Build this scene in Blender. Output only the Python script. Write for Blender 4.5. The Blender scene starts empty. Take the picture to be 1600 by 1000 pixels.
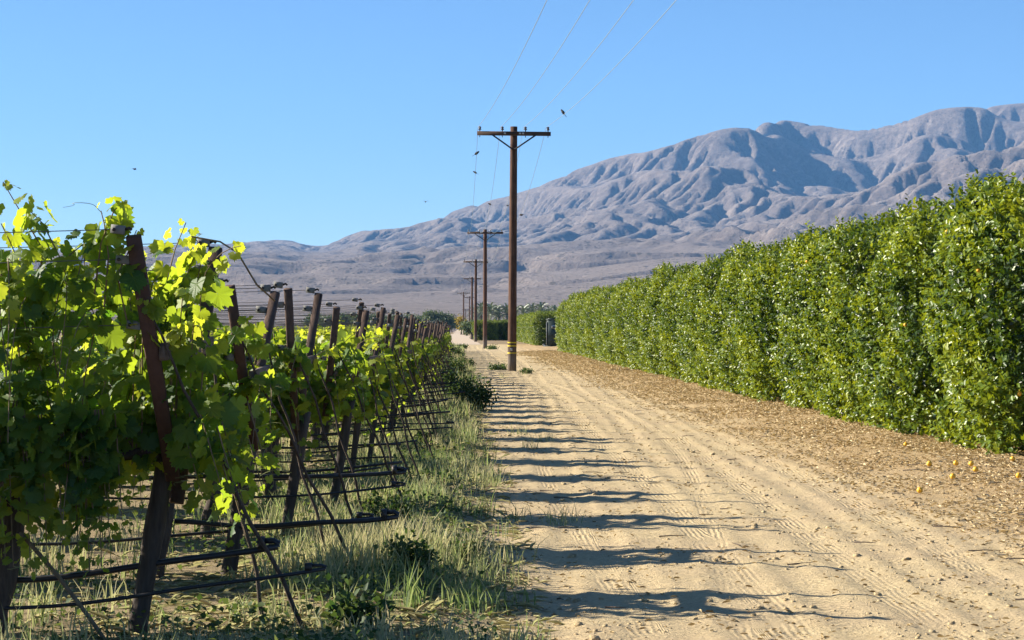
import bpy, math, random
import numpy as np
from mathutils import Vector, Matrix

S = bpy.context.scene
COL = S.collection
rad = math.radians

# ------------------------------------------------------------------ camera, sky, sun, exposure
FPX = 3560.0                      # focal length in photo pixels (1600 wide)
VX, VY = 718.0, 511.0             # vanishing point of the road direction in the photo
cam_d = bpy.data.cameras.new('camera')
cam = bpy.data.objects.new('camera', cam_d)
COL.objects.link(cam)
cam.location = (0, 0, 1.6)
cam.rotation_euler = (rad(90) + math.atan((VY - 500) / FPX), 0, -math.atan((800 - VX) / FPX))
cam_d.sensor_width = 36
cam_d.lens = 36 * FPX / 1600
cam_d.clip_start = 0.1
cam_d.clip_end = 30000
S.camera = cam

SUN_EL, SUN_AZ = 25.5, 17.0       # sun stands to the left (-X), turned SUN_AZ degrees away from the camera
to_sun = Vector((-math.cos(rad(SUN_EL)) * math.cos(rad(SUN_AZ)), math.cos(rad(SUN_EL)) * math.sin(rad(SUN_AZ)), math.sin(rad(SUN_EL))))
world = bpy.data.worlds.new('World')
S.world = world
world.use_nodes = True
wn = world.node_tree
wn.nodes.clear()
sky = wn.nodes.new('ShaderNodeTexSky')
sky.sky_type = 'NISHITA'
sky.sun_disc = False
sky.sun_elevation = rad(SUN_EL)
sky.sun_rotation = math.atan2(to_sun.x, to_sun.y)
sky.altitude = 50
sky.air_density = 0.75
sky.dust_density = 0.0
sky.ozone_density = 6.5
bg = wn.nodes.new('ShaderNodeBackground')
bg.inputs['Strength'].default_value = 0.054
wo = wn.nodes.new('ShaderNodeOutputWorld')
wn.links.new(sky.outputs[0], bg.inputs[0])
wn.links.new(bg.outputs[0], wo.inputs[0])
sun_d = bpy.data.lights.new('sun', 'SUN')
sun_d.energy = 5.0
sun_d.angle = rad(0.5)
sun_d.color = (1.0, 0.91, 0.77)
sun = bpy.data.objects.new('sun', sun_d)
COL.objects.link(sun)
sun.rotation_euler = (-to_sun).to_track_quat('-Z', 'Y').to_euler()
S.view_settings.view_transform = 'Standard'
S.view_settings.look = 'None'
S.view_settings.exposure = 1.58
S.view_settings.gamma = 1.0
S.view_settings.use_curve_mapping = False
S.cycles.use_denoising = True
S.cycles.max_bounces = 8
S.cycles.transparent_max_bounces = 8
S.cycles.volume_bounces = 0
S.cycles.sample_clamp_indirect = 6

# ------------------------------------------------------------------ helpers
def rng(seed): return np.random.default_rng(seed)

def mesh_np(name, V, faces, mat=None, smooth=False, attrs=None):
    """faces: list of int arrays (n,3)/(n,4)"""
    if not isinstance(faces, (list, tuple)): faces = [faces]
    faces = [np.asarray(f, dtype=np.int32) for f in faces if len(f)]
    V = np.asarray(V, dtype=np.float32)
    me = bpy.data.meshes.new(name)
    me.vertices.add(len(V))
    me.vertices.foreach_set('co', V.ravel())
    loops = np.concatenate([f.ravel() for f in faces])
    tot = np.concatenate([np.full(len(f), f.shape[1], np.int32) for f in faces])
    start = np.concatenate([[0], np.cumsum(tot)[:-1]]).astype(np.int32)
    me.loops.add(len(loops))
    me.loops.foreach_set('vertex_index', loops)
    me.polygons.add(len(tot))
    me.polygons.foreach_set('loop_start', start)
    me.polygons.foreach_set('loop_total', tot)
    if smooth:
        me.polygons.foreach_set('use_smooth', np.ones(len(tot), dtype=bool))
    if attrs:
        for k, a in attrs.items():
            at = me.attributes.new(k, 'FLOAT', 'POINT')
            at.data.foreach_set('value', np.asarray(a, dtype=np.float32))
    me.update(calc_edges=True)
    if mat: me.materials.append(mat)
    return me

def tag(o, label=None, cat=None, group=None, kind=None):
    if label: o['label'] = label
    if cat: o['category'] = cat
    if group: o['group'] = group
    if kind: o['kind'] = kind
    return o

def obj(name, me, parent=None, loc=(0, 0, 0), rz=0.0):
    o = bpy.data.objects.new(name, me)
    COL.objects.link(o)
    o.location = loc
    if rz: o.rotation_euler = (0, 0, rz)
    if parent is not None: o.parent = parent
    return o

def thing(name, label, cat, loc=(0, 0, 0), rz=0.0, group=None):
    return tag(obj(name, None, None, loc, rz), label, cat, group)

def copy_tree(o, parent=None):
    c = o.copy(); COL.objects.link(c)
    c.parent = parent
    for ch in list(o.children): copy_tree(ch, c)
    return c

class MB:
    def __init__(s): s.V = []; s.F3 = []; s.F4 = []; s.n = 0
    def add(s, V, F):
        V = np.asarray(V, float); F = np.asarray(F, int)
        (s.F4 if F.shape[1] == 4 else s.F3).append(F + s.n)
        s.V.append(V); s.n += len(V); return s
    def tube(s, pts, rads, n=8, caps=True):
        P = np.asarray(pts, float); m = len(P)
        R = np.full(m, rads, float) if np.isscalar(rads) else np.asarray(rads, float)
        T = np.gradient(P, axis=0); T /= np.linalg.norm(T, axis=1)[:, None] + 1e-12
        ref = np.array([0, 0, 1.0]) if abs(T[0][2]) < 0.9 else np.array([1.0, 0, 0])
        A = np.cross(T, ref); A /= np.linalg.norm(A, axis=1)[:, None] + 1e-12
        B = np.cross(T, A)
        th = np.linspace(0, 2 * np.pi, n, endpoint=False)
        V = (P[:, None, :] + R[:, None, None] * (A[:, None, :] * np.cos(th)[None, :, None] + B[:, None, :] * np.sin(th)[None, :, None])).reshape(-1, 3)
        i = np.arange(m - 1)[:, None] * n; j = np.arange(n)[None, :]; j2 = (j + 1) % n
        F = np.stack([i + j, i + j2, i + n + j2, i + n + j], -1).reshape(-1, 4)
        base = s.n
        s.add(V, F)
        if caps:
            c0 = len(V)
            VV = np.array([P[0], P[-1]])
            jj = np.arange(n)
            s.V.append(VV); s.n += 2
            s.F3.append(np.stack([np.full(n, base + c0), base + (jj + 1) % n, base + jj], 1))
            k = base + (m - 1) * n
            s.F3.append(np.stack([np.full(n, base + c0 + 1), k + jj, k + (jj + 1) % n], 1))
        return s
    def bar(s, a, b, w, t, side=None):
        """rectangular bar from a to b, w across 'side' direction, t across the third, with a small chamfer"""
        a = np.asarray(a, float); b = np.asarray(b, float)
        d = (b - a) / np.linalg.norm(b - a)
        sd = np.array([1.0, 0, 0]) if side is None else np.asarray(side, float)
        sd = sd - d * sd.dot(d); sd /= np.linalg.norm(sd)
        u = np.cross(d, sd)
        c = min(w, t) * 0.16
        prof = [(-w / 2 + c, -t / 2), (w / 2 - c, -t / 2), (w / 2, -t / 2 + c), (w / 2, t / 2 - c), (w / 2 - c, t / 2), (-w / 2 + c, t / 2), (-w / 2, t / 2 - c), (-w / 2, -t / 2 + c)]
        V = [p + sd * x + u * y for p in (a, b) for x, y in prof]
        F = [[i, (i + 1) % 8, 8 + (i + 1) % 8, 8 + i] for i in range(8)]
        base = s.n
        s.add(V, F)
        s.V.append(np.array([a, b])); s.n += 2
        jj = np.arange(8)
        s.F3.append(np.stack([np.full(8, base + 16), base + (jj + 1) % 8, base + jj], 1))
        s.F3.append(np.stack([np.full(8, base + 17), base + 8 + jj, base + 8 + (jj + 1) % 8], 1))
        return s
    def box(s, c, size, side=(1, 0, 0)):
        c = np.asarray(c, float)
        return s.bar(c - [0, 0, size[2] / 2], c + [0, 0, size[2] / 2], size[0], size[1], side)
    def ball(s, c, r, nu=10, nv=7, sc=(1, 1, 1)):
        u = np.linspace(0, 2 * np.pi, nu, endpoint=False); v = np.linspace(0, np.pi, nv + 1)
        V = np.stack([np.outer(np.sin(v), np.cos(u)) * sc[0], np.outer(np.sin(v), np.sin(u)) * sc[1], np.outer(np.cos(v), np.ones(nu)) * sc[2]], -1).reshape(-1, 3) * r + np.asarray(c)
        i = np.arange(nv)[:, None] * nu; j = np.arange(nu)[None, :]; j2 = (j + 1) % nu
        return s.add(V, np.stack([i + j, i + nu + j, i + nu + j2, i + j2], -1).reshape(-1, 4))
    def mesh(s, name, mat, smooth=False, attrs=None):
        F = []
        if s.F4: F.append(np.concatenate(s.F4))
        if s.F3: F.append(np.concatenate(s.F3))
        return mesh_np(name, np.concatenate(s.V), F, mat, smooth, attrs)

# ---- numpy noise
def perlin(x, y, seed=0):
    r = rng(seed); p = r.permutation(256); p = np.concatenate([p, p])
    ang = r.random(256) * 2 * np.pi
    gx, gy = np.cos(ang), np.sin(ang)
    xi = np.floor(x).astype(int); yi = np.floor(y).astype(int)
    xf = x - xi; yf = y - yi
    u = xf ** 3 * (xf * (xf * 6 - 15) + 10); v = yf ** 3 * (yf * (yf * 6 - 15) + 10)
    def g(ix, iy, dx, dy):
        h = p[p[ix & 255] + (iy & 255)]
        return gx[h] * dx + gy[h] * dy
    a = g(xi, yi, xf, yf); b = g(xi + 1, yi, xf - 1, yf)
    c = g(xi, yi + 1, xf, yf - 1); d = g(xi + 1, yi + 1, xf - 1, yf - 1)
    return ((a * (1 - u) + b * u) * (1 - v) + (c * (1 - u) + d * u) * v) * 1.5

def fbm(x, y, seed=0, oct=4, gain=0.5, lac=2.0):
    t = 0; a = 1.0; f = 1.0
    for o in range(oct):
        t = t + a * perlin(x * f, y * f, seed + o * 7); a *= gain; f *= lac
    return t

def ridged(x, y, seed=0, oct=4, gain=0.5, lac=2.03):
    t = 0; a = 1.0; f = 1.0; w = 1.0
    for o in range(oct):
        n = 1 - np.abs(perlin(x * f, y * f, seed + o * 13)); n = n * n
        t = t + a * n * w; w = np.clip(n * 1.6, 0, 1); a *= gain; f *= lac
    return t

def sstep(a, b, x):
    t = np.clip((x - a) / (b - a), 0, 1); return t * t * (3 - 2 * t)

# ---- materials
class NT:
    def __init__(s, name):
        s.m = bpy.data.materials.new(name); s.m.use_nodes = True
        s.t = s.m.node_tree; s.t.nodes.clear()
        s.out = s.t.nodes.new('ShaderNodeOutputMaterial')
    def n(s, typ, **kw):
        nd = s.t.nodes.new('ShaderNode' + typ)
        for k, v in kw.items(): setattr(nd, k, v)
        return nd
    def l(s, a, b): s.t.links.new(a, b)
    def put(s, sock, v):
        if isinstance(v, (int, float)): sock.default_value = v
        elif isinstance(v, (tuple, list)):
            sock.default_value = tuple(v) + (1.0,) if (len(v) == 3 and len(sock.default_value) == 4) else v
        else: s.l(v, sock)
    def math(s, op, a, b=0.0, c=0.0):
        nd = s.n('Math', operation=op)
        s.put(nd.inputs[0], a); s.put(nd.inputs[1], b); s.put(nd.inputs[2], c)
        return nd.outputs[0]
    def mix(s, f, a, b, mode='MIX'):
        nd = s.n('MixRGB', blend_type=mode)
        s.put(nd.inputs[0], f); s.put(nd.inputs[1], a); s.put(nd.inputs[2], b)
        return nd.outputs[0]
    def ramp(s, f, stops, interp='LINEAR'):
        nd = s.n('ValToRGB'); nd.color_ramp.interpolation = interp
        e = nd.color_ramp.elements
        while len(e) < len(stops): e.new(0.5)
        for el, (p, c) in zip(e, stops):
            el.position = p
            el.color = (c, c, c, 1) if isinstance(c, (int, float)) else tuple(c) + (1,)
        s.put(nd.inputs[0], f)
        return nd.outputs[0]
    def coord(s, which='Object'): return s.n('TexCoord').outputs[which]
    def pos(s): return s.n('NewGeometry').outputs['Position']
    def mapping(s, v, scale=(1, 1, 1), rot=(0, 0, 0)):
        nd = s.n('Mapping'); s.l(v, nd.inputs[0]); nd.inputs['Scale'].default_value = scale; nd.inputs['Rotation'].default_value = rot
        return nd.outputs[0]
    def noise(s, v, scale, detail=4, rough=0.55, dist=0.0):
        nd = s.n('TexNoise'); s.l(v, nd.inputs['Vector'])
        nd.inputs['Scale'].default_value = scale; nd.inputs['Detail'].default_value = detail
        nd.inputs['Roughness'].default_value = rough; nd.inputs['Distortion'].default_value = dist
        return nd.outputs['Fac']
    def voro(s, v, scale, feature='F1', out='Distance', rnd=1.0):
        nd = s.n('TexVoronoi', feature=feature); s.l(v, nd.inputs['Vector'])
        nd.inputs['Scale'].default_value = scale; nd.inputs['Randomness'].default_value = rnd
        return nd.outputs[out]
    def attr(s, name):
        nd = s.n('Attribute'); nd.attribute_name = name
        return nd.outputs['Fac']
    def bump(s, h, strength=0.5, dist=0.02):
        nd = s.n('Bump'); nd.inputs['Strength'].default_value = strength; nd.inputs['Distance'].default_value = dist
        s.put(nd.inputs['Height'], h)
        return nd.outputs[0]
    def bsdf(s, col, rough=0.8, normal=None, spec=0.3, metal=0.0):
        p = s.n('BsdfPrincipled')
        s.put(p.inputs['Base Color'], col); s.put(p.inputs['Roughness'], rough)
        p.inputs['Specular IOR Level'].default_value = spec; p.inputs['Metallic'].default_value = metal
        if normal is not None: s.l(normal, p.inputs['Normal'])
        return p
    def done(s, shader):
        s.l(shader, s.out.inputs['Surface']); return s.m

def leaf_mat(name, stops, trans, tfac, rough=0.45, spec=0.4, rnd=False):
    t = NT(name)
    if rnd:
        f = t.n('ObjectInfo').outputs['Color' if rnd == 'color' else 'Random']
    else:
        f = t.attr('tint')
    c = t.ramp(f, stops)
    nz = t.noise(t.coord('Object'), 30, 2)
    c = t.mix(t.math('MULTIPLY', nz, 0.5), c, t.mix(1.0, c, (0.55, 0.6, 0.5), 'MULTIPLY'))
    nrm = None
    if rnd == 'color':      # veins of the single leaves, in the leaf's own coordinates
        sx = t.n('SeparateXYZ'); t.l(t.coord('Object'), sx.inputs[0])
        yy = t.math('SUBTRACT', sx.outputs[1], 0.10)
        a = t.math('ABSOLUTE', t.math('ARCTAN2', sx.outputs[0], yy))
        rr = t.math('SQRT', t.math('ADD', t.math('MULTIPLY', sx.outputs[0], sx.outputs[0]), t.math('MULTIPLY', yy, yy)))
        dd = t.math('MINIMUM', t.math('MINIMUM', a, t.math('ABSOLUTE', t.math('SUBTRACT', a, 0.907))), t.math('ABSOLUTE', t.math('SUBTRACT', a, 1.885)))
        vein = t.ramp(t.math('MULTIPLY', dd, rr), [(0.006, 1.0), (0.03, 0.0)])
        side = t.ramp(t.math('SINE', t.math('MULTIPLY', t.math('ADD', rr, t.math('MULTIPLY', dd, -0.5)), 52.0)), [(0.86, 0.0), (1.0, 0.5)])
        vein = t.math('MAXIMUM', vein, side)
        c = t.mix(t.math('MULTIPLY', vein, 0.45), c, (0.17, 0.24, 0.06))
        nrm = t.bump(t.math('SUBTRACT', 1.0, vein), 0.5, 0.02)
    p = t.bsdf(c, rough, nrm, spec)
    tr = t.n('BsdfTranslucent')
    t.put(tr.inputs[0], t.ramp(f, [(0, trans[0]), (1, trans[1])]))
    mx = t.n('MixShader'); mx.inputs[0].default_value = tfac
    t.l(p.outputs[0], mx.inputs[1]); t.l(tr.outputs[0], mx.inputs[2])
    return t.done(mx.outputs[0])

def wood_mat(name, c1, c2, scale=6, rough=0.85, axis=(1, 1, 0.12), bump=0.6):
    t = NT(name)
    v = t.mapping(t.coord('Object'), axis)
    n1 = t.noise(v, scale * 4, 6, 0.65); n2 = t.noise(t.coord('Object'), scale * 0.4, 3)
    f = t.math('ADD', t.math('MULTIPLY', n1, 0.7), t.math('MULTIPLY', n2, 0.5))
    c = t.ramp(f, [(0.35, c1), (0.8, c2)])
    return t.done(t.bsdf(c, rough, t.bump(n1, bump, 0.01), 0.2).outputs[0])

def plain_mat(name, c, rough=0.6, spec=0.3, metal=0.0, var=0.25, scale=8, bump=0.15):
    t = NT(name)
    n = t.noise(t.coord('Object'), scale, 5)
    col = t.mix(t.math('MULTIPLY', n, var * 2), c, tuple(x * 0.5 for x in c))
    return t.done(t.bsdf(col, rough, t.bump(n, bump, 0.01), spec, metal).outputs[0])

M = {}
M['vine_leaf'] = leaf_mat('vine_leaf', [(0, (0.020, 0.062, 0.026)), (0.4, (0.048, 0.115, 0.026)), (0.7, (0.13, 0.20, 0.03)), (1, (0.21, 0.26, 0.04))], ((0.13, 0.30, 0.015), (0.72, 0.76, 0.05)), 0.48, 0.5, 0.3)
M['vine_leaf_rnd'] = leaf_mat('vine_leaf_single', [(0, (0.020, 0.062, 0.026)), (0.4, (0.048, 0.115, 0.026)), (0.7, (0.13, 0.20, 0.03)), (1, (0.20, 0.25, 0.04))], ((0.14, 0.32, 0.015), (0.70, 0.76, 0.04)), 0.52, 0.5, 0.3, rnd='color')
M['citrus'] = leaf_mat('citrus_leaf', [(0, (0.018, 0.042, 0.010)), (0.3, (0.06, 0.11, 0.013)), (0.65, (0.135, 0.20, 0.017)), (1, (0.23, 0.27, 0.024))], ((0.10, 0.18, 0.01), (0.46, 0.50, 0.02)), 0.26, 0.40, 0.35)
M['weed'] = leaf_mat('weed_leaf', [(0, (0.03, 0.065, 0.025)), (0.6, (0.06, 0.10, 0.035)), (1, (0.12, 0.15, 0.05))], ((0.06, 0.13, 0.02), (0.22, 0.27, 0.05)), 0.3, 0.6, 0.2)
M['grass'] = leaf_mat('grass_blade', [(0, (0.10, 0.15, 0.05)), (0.4, (0.20, 0.24, 0.10)), (0.75, (0.40, 0.37, 0.20)), (1, (0.52, 0.43, 0.25))], ((0.22, 0.32, 0.08), (0.55, 0.50, 0.25)), 0.42, 0.6, 0.25)
M['far_leaf'] = leaf_mat('tree_leaf', [(0, (0.06, 0.095, 0.06)), (0.6, (0.10, 0.14, 0.075)), (1, (0.20, 0.22, 0.08))], ((0.09, 0.15, 0.05), (0.2, 0.22, 0.05)), 0.25, 0.6, 0.2)
M['yellow_leaf'] = leaf_mat('yellow_leaf', [(0, (0.22, 0.17, 0.02)), (1, (0.42, 0.30, 0.03))], ((0.3, 0.22, 0.02), (0.5, 0.38, 0.03)), 0.3, 0.6, 0.2)
M['palm'] = leaf_mat('palm_frond', [(0, (0.13, 0.17, 0.12)), (1, (0.34, 0.38, 0.27))], ((0.06, 0.1, 0.04), (0.16, 0.2, 0.08)), 0.2, 0.42, 0.4, rnd=True)
M['litter'] = leaf_mat('dry_leaf', [(0, (0.17, 0.11, 0.055)), (0.3, (0.40, 0.285, 0.145)), (0.7, (0.60, 0.46, 0.255)), (1, (0.70, 0.59, 0.38))], ((0.3, 0.2, 0.08), (0.45, 0.32, 0.12)), 0.15, 0.7, 0.2)
M['post'] = wood_mat('grey_wood', (0.022, 0.017, 0.014), (0.10, 0.08, 0.065), 8)
M['rust'] = plain_mat('rusty_steel', (0.12, 0.064, 0.045), 0.8, 0.3, 0.2, 0.5, 30, 0.4)
M['arm_wood'] = wood_mat('dark_wood', (0.034, 0.022, 0.016), (0.125, 0.082, 0.062), 9)
M['board'] = wood_mat('weathered_board', (0.045, 0.034, 0.026), (0.20, 0.155, 0.12), 9, axis=(1, 0.15, 1), bump=1.0)
M['bark'] = wood_mat('vine_bark', (0.022, 0.016, 0.013), (0.11, 0.085, 0.068), 14, bump=1.0)
M['cane'] = wood_mat('cane', (0.09, 0.065, 0.04), (0.24, 0.18, 0.11), 12)
M['tendril'] = plain_mat('tendril', (0.22, 0.24, 0.09), 0.6)
M['clamp'] = plain_mat('galvanised_clamp', (0.19, 0.19, 0.175), 0.7, 0.4, 0.1, 0.4, 40)
M['dark_metal'] = plain_mat('dark_metal', (0.05, 0.045, 0.042), 0.5, 0.4, 0.6)
M['wire'] = plain_mat('wire', (0.16, 0.15, 0.14), 0.45, 0.4, 0.7)
M['line'] = plain_mat('power_line', (0.30, 0.36, 0.38), 0.4, 0.5, 0.3)
M['hose'] = plain_mat('black_hose', (0.022, 0.023, 0.027), 0.45, 0.4, 0.0, 0.5, 20)
def pole_mat():
    t = NT('pole_wood')
    P = t.coord('Object')
    g = t.noise(t.mapping(P, (1, 1, 0.03)), 26, 7, 0.7); n2 = t.noise(P, 1.6, 4)
    c = t.ramp(t.math('ADD', t.math('MULTIPLY', g, 0.7), t.math('MULTIPLY', n2, 0.4)), [(0.36, (0.022, 0.011, 0.008)), (0.55, (0.095, 0.048, 0.03)), (0.75, (0.20, 0.105, 0.062))])
    sx = t.n('SeparateXYZ'); t.l(P, sx.inputs[0])
    low = t.ramp(t.math('ADD', t.math('MULTIPLY', sx.outputs[2], 0.1), t.math('MULTIPLY', n2, 0.05)), [(0.06, 0.8), (0.13, 0.0)])
    c = t.mix(low, c, t.ramp(g, [(0.35, (0.07, 0.06, 0.05)), (0.65, (0.25, 0.22, 0.185))]))
    crack = t.ramp(t.noise(t.mapping(P, (1, 1, 0.012)), 60, 3, 0.5), [(0.36, 1.0), (0.42, 0.0)])
    c = t.mix(t.math('MULTIPLY', crack, 0.7), c, (0.012, 0.008, 0.006))
    return t.done(t.bsdf(c, 0.85, t.bump(t.math('SUBTRACT', g, crack), 0.7, 0.012), 0.2).outputs[0])
M['pole'] = pole_mat()
M['crossarm'] = wood_mat('crossarm_wood', (0.03, 0.02, 0.015), (0.10, 0.06, 0.04), 5, axis=(0.1, 1, 1))
M['porcelain'] = plain_mat('insulator', (0.07, 0.045, 0.04), 0.25, 0.6)
M['yellow'] = plain_mat('yellow_band', (0.62, 0.48, 0.03), 0.5)
M['tagm'] = plain_mat('metal_tag', (0.5, 0.5, 0.48), 0.4, 0.5, 0.4)
M['orange'] = plain_mat('orange_skin', (0.72, 0.40, 0.03), 0.45, 0.4, 0, 0.1, 60, 0.2)
M['toilet_green'] = plain_mat('dark_green_plastic', (0.012, 0.03, 0.03), 0.55, 0.4)
M['toilet_side'] = plain_mat('pale_plastic', (0.55, 0.58, 0.55), 0.5, 0.4)
M['bird'] = plain_mat('dark_feather', (0.03, 0.028, 0.03), 0.7)
M['trunk'] = wood_mat('tree_bark', (0.05, 0.04, 0.03), (0.18, 0.14, 0.11), 6)
M['stalk'] = plain_mat('weed_stalk', (0.13, 0.13, 0.07), 0.7)

# ------------------------------------------------------------------ ground: fine sheet (verge + road) and far terrain
def road_left(y): return 0.22 + 0.10 * np.sin(y * 0.31) + 0.12 * np.sin(y * 0.083 + 1.0)
TRACKS = [  # x at y=12, slope, bend, half width, kind
    (0.95, 0.004, 0.0, 0.13, 0), (1.25, -0.020, 0.0006, 0.10, 1), (1.75, 0.012, 0.0, 0.15, 0), (2.05, 0.024, -0.00004, 0.12, 1),
    (2.55, 0.030, -0.00010, 0.14, 0), (2.95, 0.027, -0.00008, 0.12, 1), (3.30, 0.026, -0.00006, 0.15, 0), (3.75, 0.028, -0.0001, 0.11, 1),
    (1.5, 0.10, -0.0016, 0.10, 0), (0.55, 0.05, -0.0004, 0.12, 1)]
def track_u(X, Y):
    best = np.full(X.shape, 9.0); kind = np.zeros(X.shape); w = np.full(X.shape, 0.1)
    for i, (x0, s, b, hw, k) in enumerate(TRACKS):
        yy = np.clip(Y - 12, 0, 90)
        c = x0 + s * yy + b * yy ** 2 + 0.05 * np.sin(Y * 0.21 + i * 1.7)
        u = X - c
        m = np.abs(u) < np.abs(best)
        best = np.where(m, u, best); kind = np.where(m, k, kind); w = np.where(m, hw, w)
    return best, kind, w
def ground_z(X, Y):
    z = 0.018 * fbm(X * 0.23, Y * 0.15, 5, 3)
    fade = 1 / (1 + (Y / 90.0) ** 2)
    z = z + fade * (0.006 * fbm(X * 1.7, Y * 1.3, 9, 3) + 0.011 * fbm(X * 6.5, Y * 5.0, 21, 2) * (0.6 + fbm(X * 0.7, Y * 0.5, 27, 2)))
    # ruts
    u, k, w = track_u(X, Y)
    z = z - 0.009 * np.exp(-(u / w) ** 4) + 0.007 * np.exp(-((np.abs(u) - w * 1.3) / 0.05) ** 2)
    # berms: verge a little higher, litter bank on the right
    z = z + 0.06 * sstep(0.35, -0.3, X) + 0.05 * sstep(4.3, 6.0, X) * (1 + 0.5 * fbm(X * 0.8, Y * 0.5, 33, 2))
    return z * sstep(205, 175, Y)
def gz(x, y): return float(ground_z(np.array([float(x)]), np.array([float(y)]))[0])

def ground_mat():
    t = NT('dirt')
    P = t.pos()
    sx = t.n('SeparateXYZ'); t.l(P, sx.inputs[0])
    X, Y = sx.outputs[0], sx.outputs[1]
    fine = t.noise(P, 36, 7, 0.7); mid = t.noise(P, 5, 5, 0.6); big = t.noise(P, 0.7, 4, 0.55)
    sand = t.ramp(fine, [(0.28, (0.285, 0.22, 0.125)), (0.5, (0.50, 0.405, 0.238)), (0.75, (0.63, 0.52, 0.325))])
    sand = t.mix(t.math('MULTIPLY', mid, 0.6), sand, t.mix(1.0, sand, (0.84, 0.76, 0.68), 'MULTIPLY'))
    sand = t.mix(t.ramp(big, [(0.42, 0.0), (0.65, 0.55)]), sand, (0.40, 0.305, 0.19))
    # litter zone: right of a wobbling line
    edge = t.math('ADD', X, t.math('MULTIPLY', t.math('SUBTRACT', t.noise(P, 0.55, 5, 0.6), 0.5), 3.2))
    lit = t.ramp(t.math('MULTIPLY', edge, 0.1), [(0.36, 0.0), (0.50, 1.0)])
    streak = t.noise(t.mapping(P, (1.0, 1.0, 1.0)), 42, 5, 0.7, 0.6)
    lcol = t.ramp(streak, [(0.25, (0.16, 0.10, 0.05)), (0.42, (0.36, 0.245, 0.12)), (0.6, (0.50, 0.37, 0.20)), (0.8, (0.60, 0.48, 0.30))])
    c = t.mix(t.math('MULTIPLY', lit, 0.9), sand, lcol)
    # verge soil with thatch
    edge2 = t.math('ADD', X, t.math('MULTIPLY', t.math('SUBTRACT', t.noise(P, 0.9, 5, 0.6), 0.5), 1.6))
    ver = t.ramp(t.math('MULTIPLY_ADD', edge2, 0.25, 0.5), [(0.48, 1.0), (0.62, 0.0)])
    vcol = t.ramp(streak, [(0.3, (0.10, 0.075, 0.045)), (0.5, (0.22, 0.17, 0.10)), (0.75, (0.36, 0.29, 0.17))])
    c = t.mix(t.math('MULTIPLY', ver, 0.8), c, vcol)
    # dark specks, crumbs
    sp = t.ramp(t.voro(P, 14), [(0.0, 1.0), (0.16, 0.0)])
    c = t.mix(t.math('MULTIPLY', sp, t.math('MULTIPLY', mid, 0.7)), c, (0.12, 0.085, 0.05))
    # tyre tread relief
    tu, tk, tw = t.attr('tu'), t.attr('tk'), t.attr('tw')
    au = t.math('ABSOLUTE', tu)
    mask = t.math('SUBTRACT', 1.0, t.math('SMOOTH_MIN', 1.0, t.math('DIVIDE', au, tw), 0.3))
    mask = t.math('MINIMUM', t.math('MULTIPLY', mask, 3.0), 1.0)
    mask = t.math('MAXIMUM', mask, 0.0)
    tu = t.math('ADD', tu, t.math('MULTIPLY', t.math('SUBTRACT', t.noise(P, 2.2, 3), 0.5), 0.05))
    ribs = t.math('SINE', t.math('MULTIPLY', tu, 2 * math.pi / 0.042))
    chev = t.math('SINE', t.math('ADD', t.math('MULTIPLY', Y, 2 * math.pi / 0.11), t.math('MULTIPLY_ADD', au, 55.0, t.math('MULTIPLY', t.noise(P, 3.0, 3), 9.0))))
    tread = t.math('ADD', t.math('MULTIPLY', ribs, t.math('SUBTRACT', 1.0, tk)), t.math('MULTIPLY', chev, tk))
    worn = t.ramp(t.noise(P, 1.1, 4), [(0.42, 0.1), (0.62, 1.0)])
    tread = t.math('MULTIPLY', t.math('MULTIPLY', tread, mask), worn)
    h = t.math('ADD', t.math('MULTIPLY', fine, 0.55), t.math('MULTIPLY', mid, 0.8))
    h = t.math('ADD', h, t.math('MULTIPLY', tread, 0.09))
    h = t.math('ADD', h, t.math('MULTIPLY', t.math('MULTIPLY', streak, lit), 0.9))
    h = t.math('ADD', h, t.math('MULTIPLY', sp, 0.25))
    return t.done(t.bsdf(c, 0.95, t.bump(h, 1.0, 0.035), 0.1).outputs[0])
M['dirt'] = ground_mat()

def build_ground():
    xs = np.concatenate([np.arange(-16, -4, 0.6), np.arange(-4, 8.0, 0.055), np.arange(8.0, 16.6, 0.6)])
    ys = [8.0]
    while ys[-1] < 215: ys.append(ys[-1] * 1.0052)
    ys = np.array(ys)
    X, Y = np.meshgrid(xs, ys)
    Z = ground_z(X, Y)
    u, k, w = track_u(X, Y)
    nx, ny = len(xs), len(ys)
    V = np.stack([X, Y, Z], -1).reshape(-1, 3)
    i = np.arange(ny - 1)[:, None] * nx; j = np.arange(nx - 1)[None, :]
    F = np.stack([i + j, i + j + 1, i + nx + j + 1, i + nx + j], -1).reshape(-1, 4)
    fc = V[F].mean(1)
    road = (fc[:, 0] > road_left(fc[:, 1])) & (fc[:, 0] < 5.9)
    for name, sel in (('dirt_road', road), ('verge_ground', ~road)):
        FF = F[sel]
        used, inv = np.unique(FF, return_inverse=True)
        me = mesh_np(name, V[used], inv.reshape(-1, 4), M['dirt'], True,
                     {'tu': np.clip(u.ravel()[used], -1, 1), 'tk': k.ravel()[used], 'tw': w.ravel()[used]})
        tag(obj(name, me), {'dirt_road': 'sandy dirt farm track with tyre marks', 'verge_ground': 'bare soil beside the dirt track'}[name], None, None, 'structure')
build_ground()

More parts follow.
